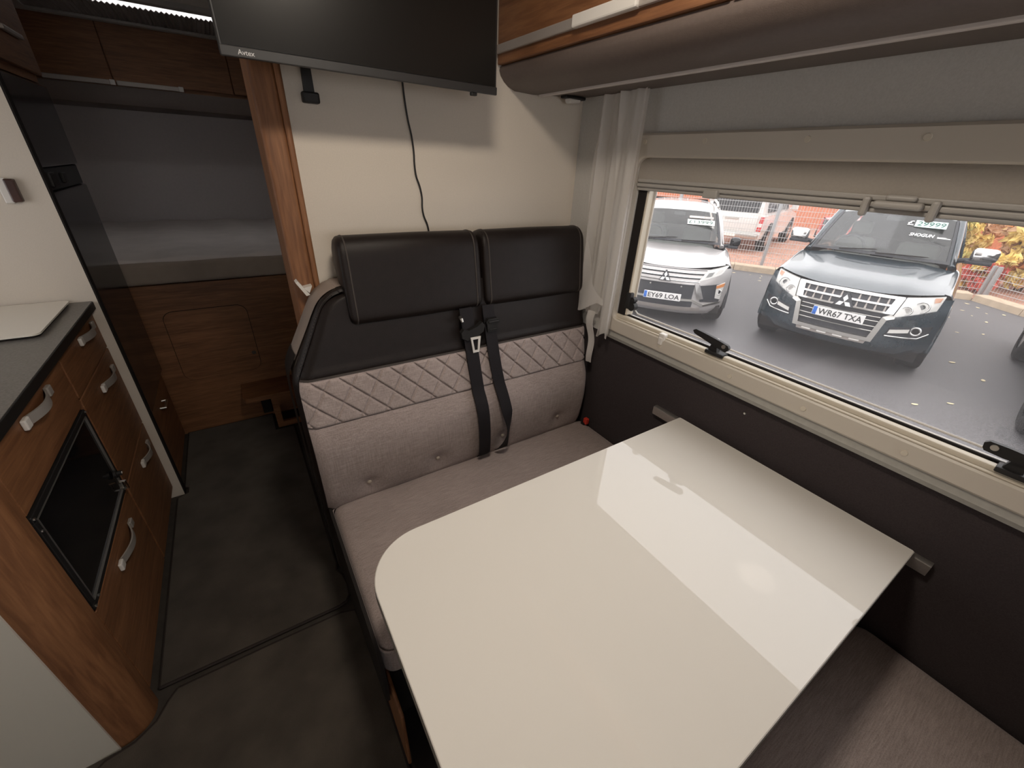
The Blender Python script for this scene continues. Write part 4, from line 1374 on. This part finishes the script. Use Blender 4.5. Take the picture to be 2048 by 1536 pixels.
def car_body(car, paint, sp):
    """shell common to all cars: fascia, bonnet, sides, glasshouse, wheels"""
    R_ = car.root; fd = car.fd
    wd = sp['w']
    ss = lin_space(-wd, wd, 41)
    b = new(); grid(b, lambda s, h: (s, fd(s, h), h), ss, lin_space(sp['hlow'], sp['hnose'], 22))
    obj('front_bumper', b, paint, R_, smooth=60, local=True)
    hb = sp['hb']; dws = sp['dws']
    wb = sp['wb']
    def bon(q, t_):
        s = q * wb
        d0 = fd(s, sp['hnose'])
        d = lerp(d0, dws + .02 * (1 - q * q), t_)
        return (s, d, hb(s, d))
    b = new(); grid(b, bon, lin_space(-1, 1, 33), lin_space(0, 1, 24))
    obj('bonnet', b, paint, R_, smooth=60, local=True)
    for sg in (-1, 1):
        b = new()
        def side(d, k):
            # k = 0 bonnet edge .. 1 sill
            top = hb(wb, min(d, dws)) if d < dws else sp['belt'](d)
            tab = [(0, wb), (.10, lerp(wb, wd, .55)), (.25, wd - .005), (.5, wd + .01), (.8, wd), (1, wd - .03)]
            ht = [(0, top), (.10, top - .02), (.25, top - .12), (.5, lerp(top, .3, .5)), (.8, .42), (1, .28)]
            s = smooth_tab(tab, k); h = smooth_tab(ht, k)
            e = max(0, (d - (sp['len'] - .5)) / .5)
            dd = d
            if d < sp['dside'] + .001:
                dd = fd(min(s, wd), max(sp['hlow'], min(h, sp['hnose']))) if k > .08 else d
            return (sg * (s - .10 * e * e), dd, h)
        grid(b, side, [sp['dside']] + lin_space(sp['dside'] + .06, sp['len'], 44), lin_space(0, 1, 24))
        obj('side_panel', b, paint, R_, smooth=60, local=True)
        # wheel-arch flare and dark well
        for dw in (sp['ax0'], sp['ax1']):
            r = sp['rw']
            b = new()
            a_ = lin_space(-.12, PI + .12, 22)
            tube(b, [(sg * (wd + .004), dw + (r + .055) * math.cos(a), r + (r + .055) * math.sin(a)) for a in a_], .026, 8)
            obj('arch_flare', b, sp.get('flare', paint), R_, smooth=50, local=True)
            b = new(); prism(b, [(dw + (r + .05) * math.cos(a), r + (r + .05) * math.sin(a)) for a in lin_space(-.35, PI + .35, 24)], lambda p, s_: (s_, p[0], p[1]), sg * (wd + .011), sg * (wd - .26))
            obj('wheel_well', b, 'soft_black', R_, local=True)
            wheel(R_, sg * (wd - .095), dw, r, .25)
    # tail
    b = new(); L_ = sp['len']
    prism(b, [(-wd + .10, .3), (wd - .10, .3), (wd - .12, sp['belt'](L_)), (-wd + .12, sp['belt'](L_))], lambda p, y: (p[0], y, p[1]), L_ - .02, L_ + .02)
    obj('tail', b, paint, R_, local=True)
    b = new(); box(b, -wd + .06, wd - .06, .30, L_ - .1, .22, .34)
    obj('underbody', b, 'soft_black', R_, local=True)
    # glasshouse
    (s0, h0), (s1, d1, h1) = sp['ws0'], sp['ws1']
    def ws(q, t_):
        """windscreen point: q -1..1 across, t 0..1 upward"""
        s = q * lerp(s0, s1, t_)
        bow = .10 * (1 - q * q)
        return Vector((s, lerp(dws + .04, d1, t_) - bow * (1 - .3 * t_), lerp(h0, h1, t_) + .02 * math.sin(PI * t_) + .015 * (1 - q * q)))
    car.ws = ws
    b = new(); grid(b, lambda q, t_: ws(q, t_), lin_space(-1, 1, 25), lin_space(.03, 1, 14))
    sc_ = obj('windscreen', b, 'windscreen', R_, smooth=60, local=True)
    b = new()
    for q0, q1, t0, t1 in ((-1, 1, .0, .055), (-1, -.955, .05, 1), (.955, 1, .05, 1)):
        grid(b, lambda q, t_: ws(q, t_) + Vector((0, -.006, .004)), lin_space(q0, q1, 13), lin_space(t0, t1, 8))
    obj('windscreen_surround', b, 'trim_dark', sc_, smooth=60, local=True)
    for sg in (-1, 1):
        b = new(); tube(b, [ws(sg, 0) + Vector((sg * .03, .02, -.03)), ws(sg, .5) + Vector((sg * .03, .03, 0)), ws(sg, 1) + Vector((sg * .03, .05, .01))], .036, 8)
        obj('windscreen_pillar', b, paint, R_, smooth=50, local=True)
    hr = sp['roof']
    def roof(q, t_):
        d = lerp(d1, sp['dr'], t_)
        s = q * lerp(s1 + .04, sp['sr'], t_)
        return (s, d - .08 * (1 - q * q) * (1 - t_), lerp(h1, hr, min(1, math.sin(PI * .5 * min(1, t_ * 3)))) - .035 * q * q * q * q + .01 * (1 - q * q) - .12 * max(0, t_ - .7) ** 1.5)
    b = new(); grid(b, roof, lin_space(-1, 1, 21), lin_space(0, 1, 24))
    obj('roof', b, paint, R_, smooth=60, local=True)
    for sg in (-1, 1):
        b = new()
        def sgl(d, v):
            top = roof(sg, max(0, (d - d1) / (sp['dr'] - d1)))
            bs = wb + .02; bh = sp['belt'](d) - .01
            if d < d1:
                k = (d - dws) / (d1 - dws)
                p = ws(sg, max(0, min(1, k)))
                ts, th = abs(p.x) + .03, p.z
            else:
                ts, th = abs(top[0]), top[2]
            return (sg * (lerp(bs, ts, v) + .012 * math.sin(PI * v)), d, lerp(bh, th, v))
        grid(b, sgl, lin_space(dws + .06, sp['dr'], 22), lin_space(0, 1, 6))
        obj('side_glass', b, 'gloss_black', R_, smooth=60, local=True)
        for d in sp['pill']:
            b = new(); tube(b, [Vector(sgl(d, v)) + Vector((sg * .004, 0, 0)) for v in lin_space(0, 1, 6)], .03, 6)
            obj('door_pillar', b, paint, R_, smooth=50, local=True)
    b = new(); grid(b, lambda q, v: (q * lerp(wb, sp['sr'] - .03, v), lerp(L_ - .05, sp['dr'], v), lerp(sp['belt'](L_), roof(0, 1)[2], v)), lin_space(-1, 1, 9), lin_space(0, 1, 5))
    obj('rear_glass', b, 'gloss_black', R_, smooth=60, local=True)
    # cabin: dashboard, seats, wheel
    b = new(); box(b, -s0 + .06, s0 - .06, dws + .05, dws + .42, h0 - .22, h0 - .05, .05)
    obj('dashboard', b, 'car_interior', R_, smooth=35, local=True)
    for sg in (-1, 1):
        b = new(); box(b, sg * .38 - .24, sg * .38 + .24, dws + 1.05, dws + 1.2, .7, h0 + .12, .07, 3); box(b, sg * .38 - .13, sg * .38 + .13, dws + 1.1, dws + 1.2, h0 + .15, h0 + .34, .05, 3)
        obj('seat', b, 'car_interior', R_, smooth=35, local=True)
    b = new(); c_ = Vector((-.38, dws + .52, h0 + .0)); 
    tube(b, [c_ + Vector((.18 * math.cos(a), .07 * math.sin(a), .17 * math.sin(a))) for a in lin_space(0, 2 * PI, 25)], .016, 8, False)
    tube(b, [c_ + Vector((-.17, 0, 0)), c_ + Vector((.17, 0, 0))], .018, 6)
    obj('steering_wheel', b, 'trim_dark', R_, smooth=50, local=True)
    b = new(); p = ws(0, .93); box(b, -.10, .10, p.y + .03, p.y + .05, p.z - .07, p.z - .01, .01)
    obj('interior_mirror', b, 'trim_dark', R_, local=True)
    return sc_

def wiper(car, q0, t0, q1, t1):
    b = new(); pts = [car.ws(lerp(q0, q1, k / 8), lerp(t0, t1, k / 8)) + Vector((0, -.018, .012)) for k in range(9)]
    tube(b, pts, [.008] * 8 + [.004], 6)
    obj('wiper', b, 'soft_black', car.root, smooth=50, local=True)

def wing_mirror(car, s, d, h, w_, hh, shell, base='trim_dark'):
    sg = 1 if s > 0 else -1
    b = new()
    box(b, s - w_ / 2, s + w_ / 2, d - .07, d + .07, h - hh / 2, h + hh / 2, .05, 3)
    for v in b.verts:
        k = (sg * (v.co.x - s) / w_ + .5)
        v.co.z = h + (v.co.z - h) * lerp(.85, 1.0, 1 - abs(k - .4))
        v.co.y += .05 * k
    m_ = obj('wing_mirror', b, shell, car.root, smooth=50, local=True)
    b = new(); box(b, s - w_ / 2 - (.03 if sg > 0 else -.02), s + w_ / 2 - .03 if sg > 0 else s + w_ / 2 + .03, d - .05, d + .06, h - hh / 2 - .025, h - hh / 2 + .02, .012)
    tube(b, [(s - sg * w_ * .4, d + .02, h - hh * .42), (s - sg * (w_ * .5 + .10), d + .03, h - hh * .55)], .03, 8)
    obj('mirror_base', b, base, m_, smooth=35, local=True)

# ---------------------------------------------------------------- big SUV
def suv(root, paint, detailed):
    fd = lambda s, h: .42 * (abs(s) / .93) ** 3 + .10 * max(0, (h - .70) / .26) ** 2 + .10 * max(0, (.42 - h) / .14) ** 2
    car = Car(root, fd)
    HB = [(0.0, .945), (.10, .968), (.2, 1.005), (.35, 1.05), (.6, 1.095), (.9, 1.14), (1.3, 1.205)]
    hb = lambda s, d: smooth_tab(HB, d) - .045 * (abs(s) / .85) ** 3 + .012 * math.exp(-((abs(s) - .48) / .10) ** 2) * min(1, d / .5)
    sp = dict(w=.925, hlow=.28, hnose=.962, hb=hb, wb=.82, dws=1.28, dside=.42, len=4.75, ax0=.88, ax1=3.66, rw=.385,
              belt=lambda d: 1.16 + .015 * math.sin(d), ws0=(.75, 1.225), ws1=(.64, 2.04, 1.72), roof=1.80, dr=4.6, sr=.62, pill=(2.45, 3.5))
    car_body(car, paint, sp)
    wing_mirror(car, 1.02, 1.62, 1.355, .25, .175, 'chrome' if detailed else paint)
    wing_mirror(car, -1.02, 1.62, 1.355, .25, .175, 'chrome' if detailed else paint)
    # lower dark grille and upper grille
    car.patch('lower_grille', [(-.40, .46), (.40, .46), (.44, .765), (-.44, .765)], 'trim_dark', .008, .01)
    g = car.patch('grille', [(-.46, .768), (.46, .768), (.51, .950), (-.51, .950)], 'trim_dark', .010, .012)
    if not detailed:
        return car
    for h, hw, th in ((.950, .52, .030), (.864, .49, .020), (.782, .47, .020)):
        car.patch('grille_bar', [(-hw, h - th / 2), (hw, h - th / 2), (hw + .004, h + th / 2), (-hw - .004, h + th / 2)], 'chrome', .030, .03, 16, 3, g)
    for h0_, h1_ in ((.875, .932), (.793, .850)):
        for k in range(10):
            s = -.40 + k * .089
            if abs(s - .018) < .06: continue
            car.patch('grille_tooth', [(s - .010, h0_), (s + .010, h0_), (s + .005, h1_), (s - .005, h1_)], 'handle_grey', .016, .014, 2, 2, g)
    for sg in (-1, 1):
        car.patch('chrome_block', [(sg * .415, .772), (sg * .495, .772), (sg * .53, .955), (sg * .455, .955)], 'chrome', .032, .03, 4, 4)
        # headlamp: bright reflector bowl, two lamps, amber corner, clear cover
        hl = car.patch('headlamp', [(sg * .500, .748), (sg * .825, .855), (sg * .845, 1.000), (sg * .538, .962)], 'headlight_inner', .050, .06, 30, 10)
        car.ring('lamp_ring', sg * .585, .835, .048, .008, 'chrome', .058, hl); car.disc('lamp_lens', sg * .585, .835, .030, 'handle_metal', .056, hl)
        car.ring('lamp_ring', sg * .695, .885, .060, .009, 'chrome', .066, hl); car.disc('lamp_lens', sg * .695, .885, .028, 'gloss_black', .062, hl)
        car.patch('indicator', [(sg * .775, .935), (sg * .818, .945), (sg * .828, .990), (sg * .765, .985)], 'amber_lens', .060, .012, 6, 4, hl)
        car.patch('lamp_cover', [(sg * .500, .748), (sg * .828, .855), (sg * .848, 1.002), (sg * .538, .964)], 'lamp_cover', .078, .004, 30, 10, hl)
        # silver bumper uprights
        car.poly('bumper_upright', [(sg * .355, .425), (sg * .415, .425), (sg * .462, .705), (sg * .520, .730), (sg * .520, .765), (sg * .470, .770), (sg * .415, .735)], 'satin_metal', .055, .06)
        # fog lamp with light bar and chrome lip
        fl = car.patch('fog_recess', [(sg * .50, .515), (sg * .86, .53), (sg * .87, .665), (sg * .52, .625)], 'trim_dark', .006, .01, 8, 4)
        car.patch('light_bar', [(sg * .52, .553), (sg * .69, .580), (sg * .69, .622), (sg * .525, .595)], 'bright_plastic', .020, .02, 6, 3, fl)
        car.ring('fog_ring', sg * .745, .606, .044, .012, 'chrome', .030, fl); car.disc('fog_lens', sg * .745, .606, .034, 'gloss_black', .028, fl)
        car.bar('chrome_lip', [(sg * .50, .520), (sg * .78, .515), (sg * .86, .575)], 'chrome', .010, .014, fl)
    for h in (.715, .665, .600, .545):
        car.bar('lower_slat', [(-.40, h), (.40, h)], 'satin_metal', .006, .016, None, 6, 12)
    car.patch('skid_bar', [(-.38, .428), (.38, .428), (.38, .470), (-.38, .470)], 'satin_metal', .055, .05, 12, 3)
    for k in range(4):
        s = -.30 + k * .17
        car.patch('skid_insert', [(s, .405), (s + .10, .405), (s + .10, .424), (s, .424)], 'bright_plastic', .050, .03, 3, 2)
    car.patch('skid_under', [(-.36, .385), (.36, .385), (.37, .428), (-.37, .428)], 'handle_grey', .040, .04, 10, 2)
    car.poly('emblem_base', [(-.09, .772), (.126, .772), (.060, .885), (.03, .925), (.006, .925), (-.024, .885)], 'trim_dark', .046, .04)
    three_diamonds(car, .018, .822, .088, .062)
    car.plate(-.255, .275, .603, .714, 'WR67 TXA', .045)
    wiper(car, -.55, .03, .0, .10)
    wiper(car, .0, .03, .72, .07)
    # price and model stickers on the glass
    ws = car.ws
    def on_glass(q0, t0):
        o_ = ws(q0, t0); ux = Vector((1, 0, 0)); uy = (ws(q0, t0 + .2) - o_).normalized()
        return lambda x, y, e=.008: o_ + ux * x + uy * y + Vector((0, -e, e * .8))
    f = on_glass(.36, .71)
    b = new(); vs_ = [b.verts.new(f(*p)) for p in ((-.005, -.02), (.315, -.02), (.315, .125), (-.005, .125))]; b.faces.new(vs_)
    pr = obj('price_sticker', b, 'price_mint', root, local=True)
    b = new(); text(b, '29999', .095, lambda x, y: f(.012 + x, .005 + y, .011), width=.29, bold=.005, shear=.15)
    obj('lettering', b, 'price_ink', pr, local=True)
    b = new(); text(b, '£', .10, lambda x, y: f(-.085 + x, .002 + y, .010), bold=.01)
    obj('lettering', b, 'sticker_white', pr, local=True)
    f2 = on_glass(.35, .47)
    b = new(); text(b, 'SHOGUN', .062, lambda x, y: f2(-.01 + x, y, .010), width=.25, bold=.02, shear=.2)
    for q in ((.27, -.002, .40, .010), (.27, .018, .36, .024)):
        vv = [b.verts.new(f2(*p, .010)) for p in ((q[0], q[1]), (q[2], q[1]), (q[2], q[3]), (q[0], q[3]))]; b.faces.new(vv)
    obj('model_sticker', b, 'sticker_white', root, local=True)
    return car

t = thing('car', 'dark navy SUV with chrome mirrors and number plate WR67 TXA, priced 29999', 'car', (6.033, 1.836, G), -1.367, 'cars parked outside the window')
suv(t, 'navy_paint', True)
t = thing('car', 'dark slate SUV at the edge of the yard, parked beside the navy SUV', 'car', (5.42, -1.03, G), -1.40, 'cars parked outside the window')
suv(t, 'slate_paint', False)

# ---------------------------------------------------------------- silver crossover
def crossover(root, paint, detailed):
    fd = lambda s, h: .44 * (abs(s) / .90) ** 2.8 + .10 * max(0, (h - .60) / .27) ** 2 + .12 * max(0, (.36 - h) / .16) ** 2
    car = Car(root, fd)
    HB = [(0.0, .862), (.10, .878), (.2, .915), (.35, .955), (.6, 1.005), (.9, 1.045), (1.15, 1.08)]
    hb = lambda s, d: smooth_tab(HB, d) - .035 * (abs(s) / .78) ** 3 + .010 * math.exp(-((abs(s) - .42) / .10) ** 2) * min(1, d / .5)
    sp = dict(w=.895, hlow=.20, hnose=.872, hb=hb, wb=.77, dws=1.05, dside=.44, len=4.3, ax0=.80, ax1=3.45, rw=.34,
              belt=lambda d: 1.03 + .03 * d / 4, ws0=(.70, 1.105), ws1=(.60, 1.78, 1.535), roof=1.63, dr=4.0, sr=.56, pill=(2.2, 3.1), flare='trim_dark')
    car_body(car, paint, sp)
    wing_mirror(car, .95, 1.40, 1.135, .16, .15, 'gloss_black')
    wing_mirror(car, -.95, 1.40, 1.135, .16, .15, 'gloss_black')
    for sg in (-1, 1):
        b = new(); tube(b, [(sg * .60, 1.95, 1.60), (sg * .59, 2.1, 1.66), (sg * .58, 2.9, 1.685), (sg * .56, 3.7, 1.63)], .02, 8)
        obj('roof_rail', b, 'satin_metal', root, smooth=50, local=True)
    # dark lower front
    car.patch('lower_front', [(-.40, .455), (.40, .455), (.40, .665), (-.40, .665)], 'trim_dark', .006, .012)
    g = car.patch('grille', [(-.44, .695), (.44, .695), (.54, .862), (-.54, .862)], 'trim_dark', .006, .012)
    if not detailed:
        return car
    for h, hw in ((.842, .52), (.785, .49), (.728, .46)):
        car.patch('grille_bar', [(-hw, h - .016), (hw, h - .016), (hw + .01, h + .013), (-hw - .01, h + .013)], paint, .024, .02, 16, 3, g)
        car.patch('grille_line', [(-hw, h - .022), (hw, h - .022), (hw, h - .016), (-hw, h - .016)], 'chrome', .026, .02, 16, 2, g)
    car.patch('nose_bar', [(-.42, .668), (.42, .668), (.44, .697), (-.44, .697)], paint, .030, .03, 14, 3)
    car.poly('emblem_base', [(-.115, .694), (.055, .694), (.0, .80), (-.02, .835), (-.04, .835), (-.06, .80)], 'trim_dark', .046, .04)
    three_diamonds(car, -.03, .745, .080, .062)
    for sg in (-1, 1):
        hl = car.patch('headlamp', [(sg * .435, .720), (sg * .74, .815), (sg * .835, .925), (sg * .53, .862)], 'headlight_inner', .045, .06, 30, 8)
        car.patch('lamp_lens', [(sg * .525, .778), (sg * .60, .792), (sg * .635, .848), (sg * .555, .835)], 'car_interior', .054, .012, 8, 3, hl)
        car.patch('lamp_lens', [(sg * .65, .815), (sg * .72, .83), (sg * .76, .882), (sg * .69, .868)], 'bright_plastic', .054, .012, 8, 3, hl)
        car.patch('lamp_cover', [(sg * .435, .720), (sg * .74, .815), (sg * .835, .925), (sg * .53, .862)], 'lamp_cover', .064, .004, 30, 8, hl)
        # chrome blade running down beside the grille, side pod with lamp cluster
        car.poly('chrome_blade', [(sg * .395, .690), (sg * .460, .690), (sg * .520, .560), (sg * .560, .470), (sg * .490, .460), (sg * .440, .560)], 'chrome', .045, .05)
        pod = car.patch('side_pod', [(sg * .52, .42), (sg * .80, .40), (sg * .83, .68), (sg * .47, .655)], 'trim_dark', .010, .012, 8, 4)
        lc = car.patch('fog_cluster', [(sg * .725, .470), (sg * .805, .445), (sg * .825, .690), (sg * .705, .660)], 'headlight_inner', .024, .02, 5, 5)
        car.patch('indicator', [(sg * .712, .615), (sg * .818, .635), (sg * .825, .685), (sg * .706, .655)], 'amber_lens', .032, .01, 4, 3, lc)
        car.ring('fog_ring', sg * .765, .560, .034, .007, 'chrome', .034, lc); car.disc('fog_lens', sg * .765, .560, .026, 'gloss_black', .030, lc)
        car.poly('skid_end', [(sg * .40, .455), (sg * .40, .425), (sg * .575, .345), (sg * .82, .385), (sg * .83, .410), (sg * .58, .378)], 'satin_metal', .035, .04)
        car.disc('parking_sensor', sg * .22, .630, .012, 'satin_metal', .012)
    car.patch('skid_bar', [(-.41, .425), (.41, .425), (.40, .457), (-.40, .457)], 'satin_metal', .036, .04, 12, 3)
    car.patch('lower_intake', [(-.42, .33), (.42, .33), (.42, .42), (-.42, .42)], 'trim_dark', .006, .01, 10, 3)
    car.patch('lower_lip', [(-.56, .265), (.56, .265), (.54, .325), (-.54, .325)], 'handle_grey', .020, .03, 14, 3)
    car.plate(-.285, .245, .419, .527, 'EY69 LOA', .050)
    wiper(car, -.6, .02, .05, .09)
    wiper(car, .15, .02, .9, .06)
    ws = car.ws
    o_ = ws(.27, .52); ux = Vector((1, 0, 0)); uy = (ws(.27, .8) - o_).normalized()
    f = lambda x, y, e=.008: o_ + ux * x + uy * y + Vector((0, -e - .045 * (x / .45) ** 2 * 0, e * .8))
    b = new(); vs_ = [b.verts.new(f(*p)) for p in ((-.03, -.02), (.39, -.02), (.39, .115), (-.03, .115))]; b.faces.new(vs_)
    pr = obj('price_sticker', b, 'price_white', root, local=True)
    b = new(); text(b, '£13999', .085, lambda x, y: f(-.01 + x, .005 + y, .012), width=.37)
    obj('lettering', b, 'price_ink', pr, local=True)
    b = new(); vs_ = [b.verts.new(f(*p)) for p in ((-.01, .15), (.37, .15), (.37, .215), (-.01, .215))]; b.faces.new(vs_)
    ms = obj('model_sticker', b, 'handle_grey', root, local=True)
    b = new(); text(b, 'SHOGUN', .045, lambda x, y: f(.0 + x, .160 + y, .012), width=.22, bold=.02)
    vv = [b.verts.new(f(*p, .012)) for p in ((.24, .168), (.36, .168), (.36, .185), (.24, .185))]; b.faces.new(vv)
    obj('lettering', b, 'sticker_white', ms, local=True)
    return car

t = thing('car', 'silver crossover car with number plate EY69 LOA and a 13999 price on the windscreen', 'car', (5.237, 3.779, G), -.928, 'cars parked outside the window')
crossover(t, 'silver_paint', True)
t = thing('car', 'bright red car parked in front of the brick building', 'car', (17.6, 6.6, G), -1.95, 'cars parked outside the window')
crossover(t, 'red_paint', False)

# ---------------------------------------------------------------- white pickup with a hard top, seen from behind
t = thing('pickup_truck', 'white pickup with a closed hard top standing tail-on behind the wire fence', 'pickup', (12.95, 7.55, G), -1.309)
def body_sec(d):
    w = .90 - .05 * max(0, (d - 4.6) / .6)
    top = interp([(0, 1.10), (3.0, 1.12), (3.9, 1.10), (5.0, .98), (5.2, .85)], d)
    return [(-w + .03, .42), (-w, .60), (-w - .01, .85), (-w + .03, top - .03), (-w + .09, top), (w - .09, top), (w - .03, top - .03), (w + .01, .85), (w, .60), (w - .03, .42)]
b = new()
secs = [[b.verts.new((p[0], d, p[1])) for p in body_sec(d)] for d in [0, .03] + lin_space(.3, 5.2, 18)]
for a, c in zip(secs, secs[1:]):
    for k in range(len(a)):
        b.faces.new((a[k], a[(k + 1) % len(a)], c[(k + 1) % len(a)], c[k]))
b.faces.new(secs[0]); b.faces.new(secs[-1])
obj('body', b, 'white_paint', t, smooth=35, local=True)
b = new()
cs = []
for d, hw, zt in ((.02, .80, 1.10), (.12, .74, 1.60), (.35, .70, 1.74), (2.8, .70, 1.80), (3.2, .70, 1.76), (4.0, .74, 1.12)):
    cs.append([b.verts.new(v) for v in ((-.84, d, 1.09), (-hw, d, zt), (hw, d, zt), (.84, d, 1.09))])
for a, c in zip(cs, cs[1:]):
    for k in range(4):
        b.faces.new((a[k], a[(k + 1) % 4], c[(k + 1) % 4], c[k]))
b.faces.new(cs[0]); b.faces.new(cs[-1])
obj('hard_top', b, 'white_paint', t, smooth=25, local=True)
b = new(); prism(b, rrect(-.68, .68, 1.14, 1.60, [.05, .05, .14, .14], 5), lambda p, e: (p[0], .03 + (p[1] - 1.1) * .19 + e, p[1]), -.012, .004)
obj('rear_window', b, 'gloss_black', t, local=True)
for d0, d1 in ((.5, 1.5), (1.62, 2.3), (2.4, 3.25)):
    for sg in (-1, 1):
        b = new(); vs_ = [b.verts.new(v) for v in ((sg * .845, d0, 1.16), (sg * .845, d1, 1.16), (sg * .725, d1 - .06, 1.66), (sg * .725, d0 + .06, 1.66))]; b.faces.new(vs_)
        obj('side_window', b, 'gloss_black', t, local=True)
b = new(); box(b, -.72, .72, -.02, .01, .62, 1.07, .012)
tg = obj('tailgate', b, 'white_paint', t, smooth=35, local=True)
b = new(); box(b, -.20, .20, -.04, -.015, .93, 1.00, .01)
obj('tailgate_handle', b, 'satin_metal', tg, local=True)
for sg in (-1, 1):
    b = new(); prism(b, [(sg * .76, .66), (sg * .885, .66), (sg * .895, 1.06), (sg * .80, 1.06)], lambda p, y: (p[0], y, p[1]), -.025, .05)
    tl = obj('tail_lamp', b, 'red_lens', t, local=True)
    b = new(); box(b, min(sg * .77, sg * .88), max(sg * .77, sg * .88), -.03, -.02, .78, .88, .004)
    obj('reverse_lens', b, 'bright_plastic', tl, local=True)
    wm = new(); box(wm, sg * 1.0 - .10, sg * 1.0 + .10, 3.3, 3.42, 1.15, 1.36, .03, 3); tube(wm, [(sg * .86, 3.35, 1.18), (sg * 1.0, 3.36, 1.2)], .025, 6)
    obj('wing_mirror', wm, 'white_paint', t, smooth=40, local=True)
    for dw in (1.0, 4.15):
        b = new(); prism(b, [(dw + .46 * math.cos(a), .40 + .46 * math.sin(a)) for a in lin_space(-.15, PI + .15, 24)], lambda p, s_: (s_, p[0], p[1]), sg * .915, sg * .60)
        obj('wheel_well', b, 'soft_black', t, local=True)
        wheel(t, sg * .815, dw, .385, .24)
b = new(); box(b, -.86, .86, -.14, .05, .44, .58, .03, 3)
obj('rear_bumper', b, 'satin_metal', t, smooth=40, local=True)
b = new(); box(b, -.26, .26, -.148, -.138, .46, .56, .004)
obj('number_plate', b, 'price_white', t, local=True)
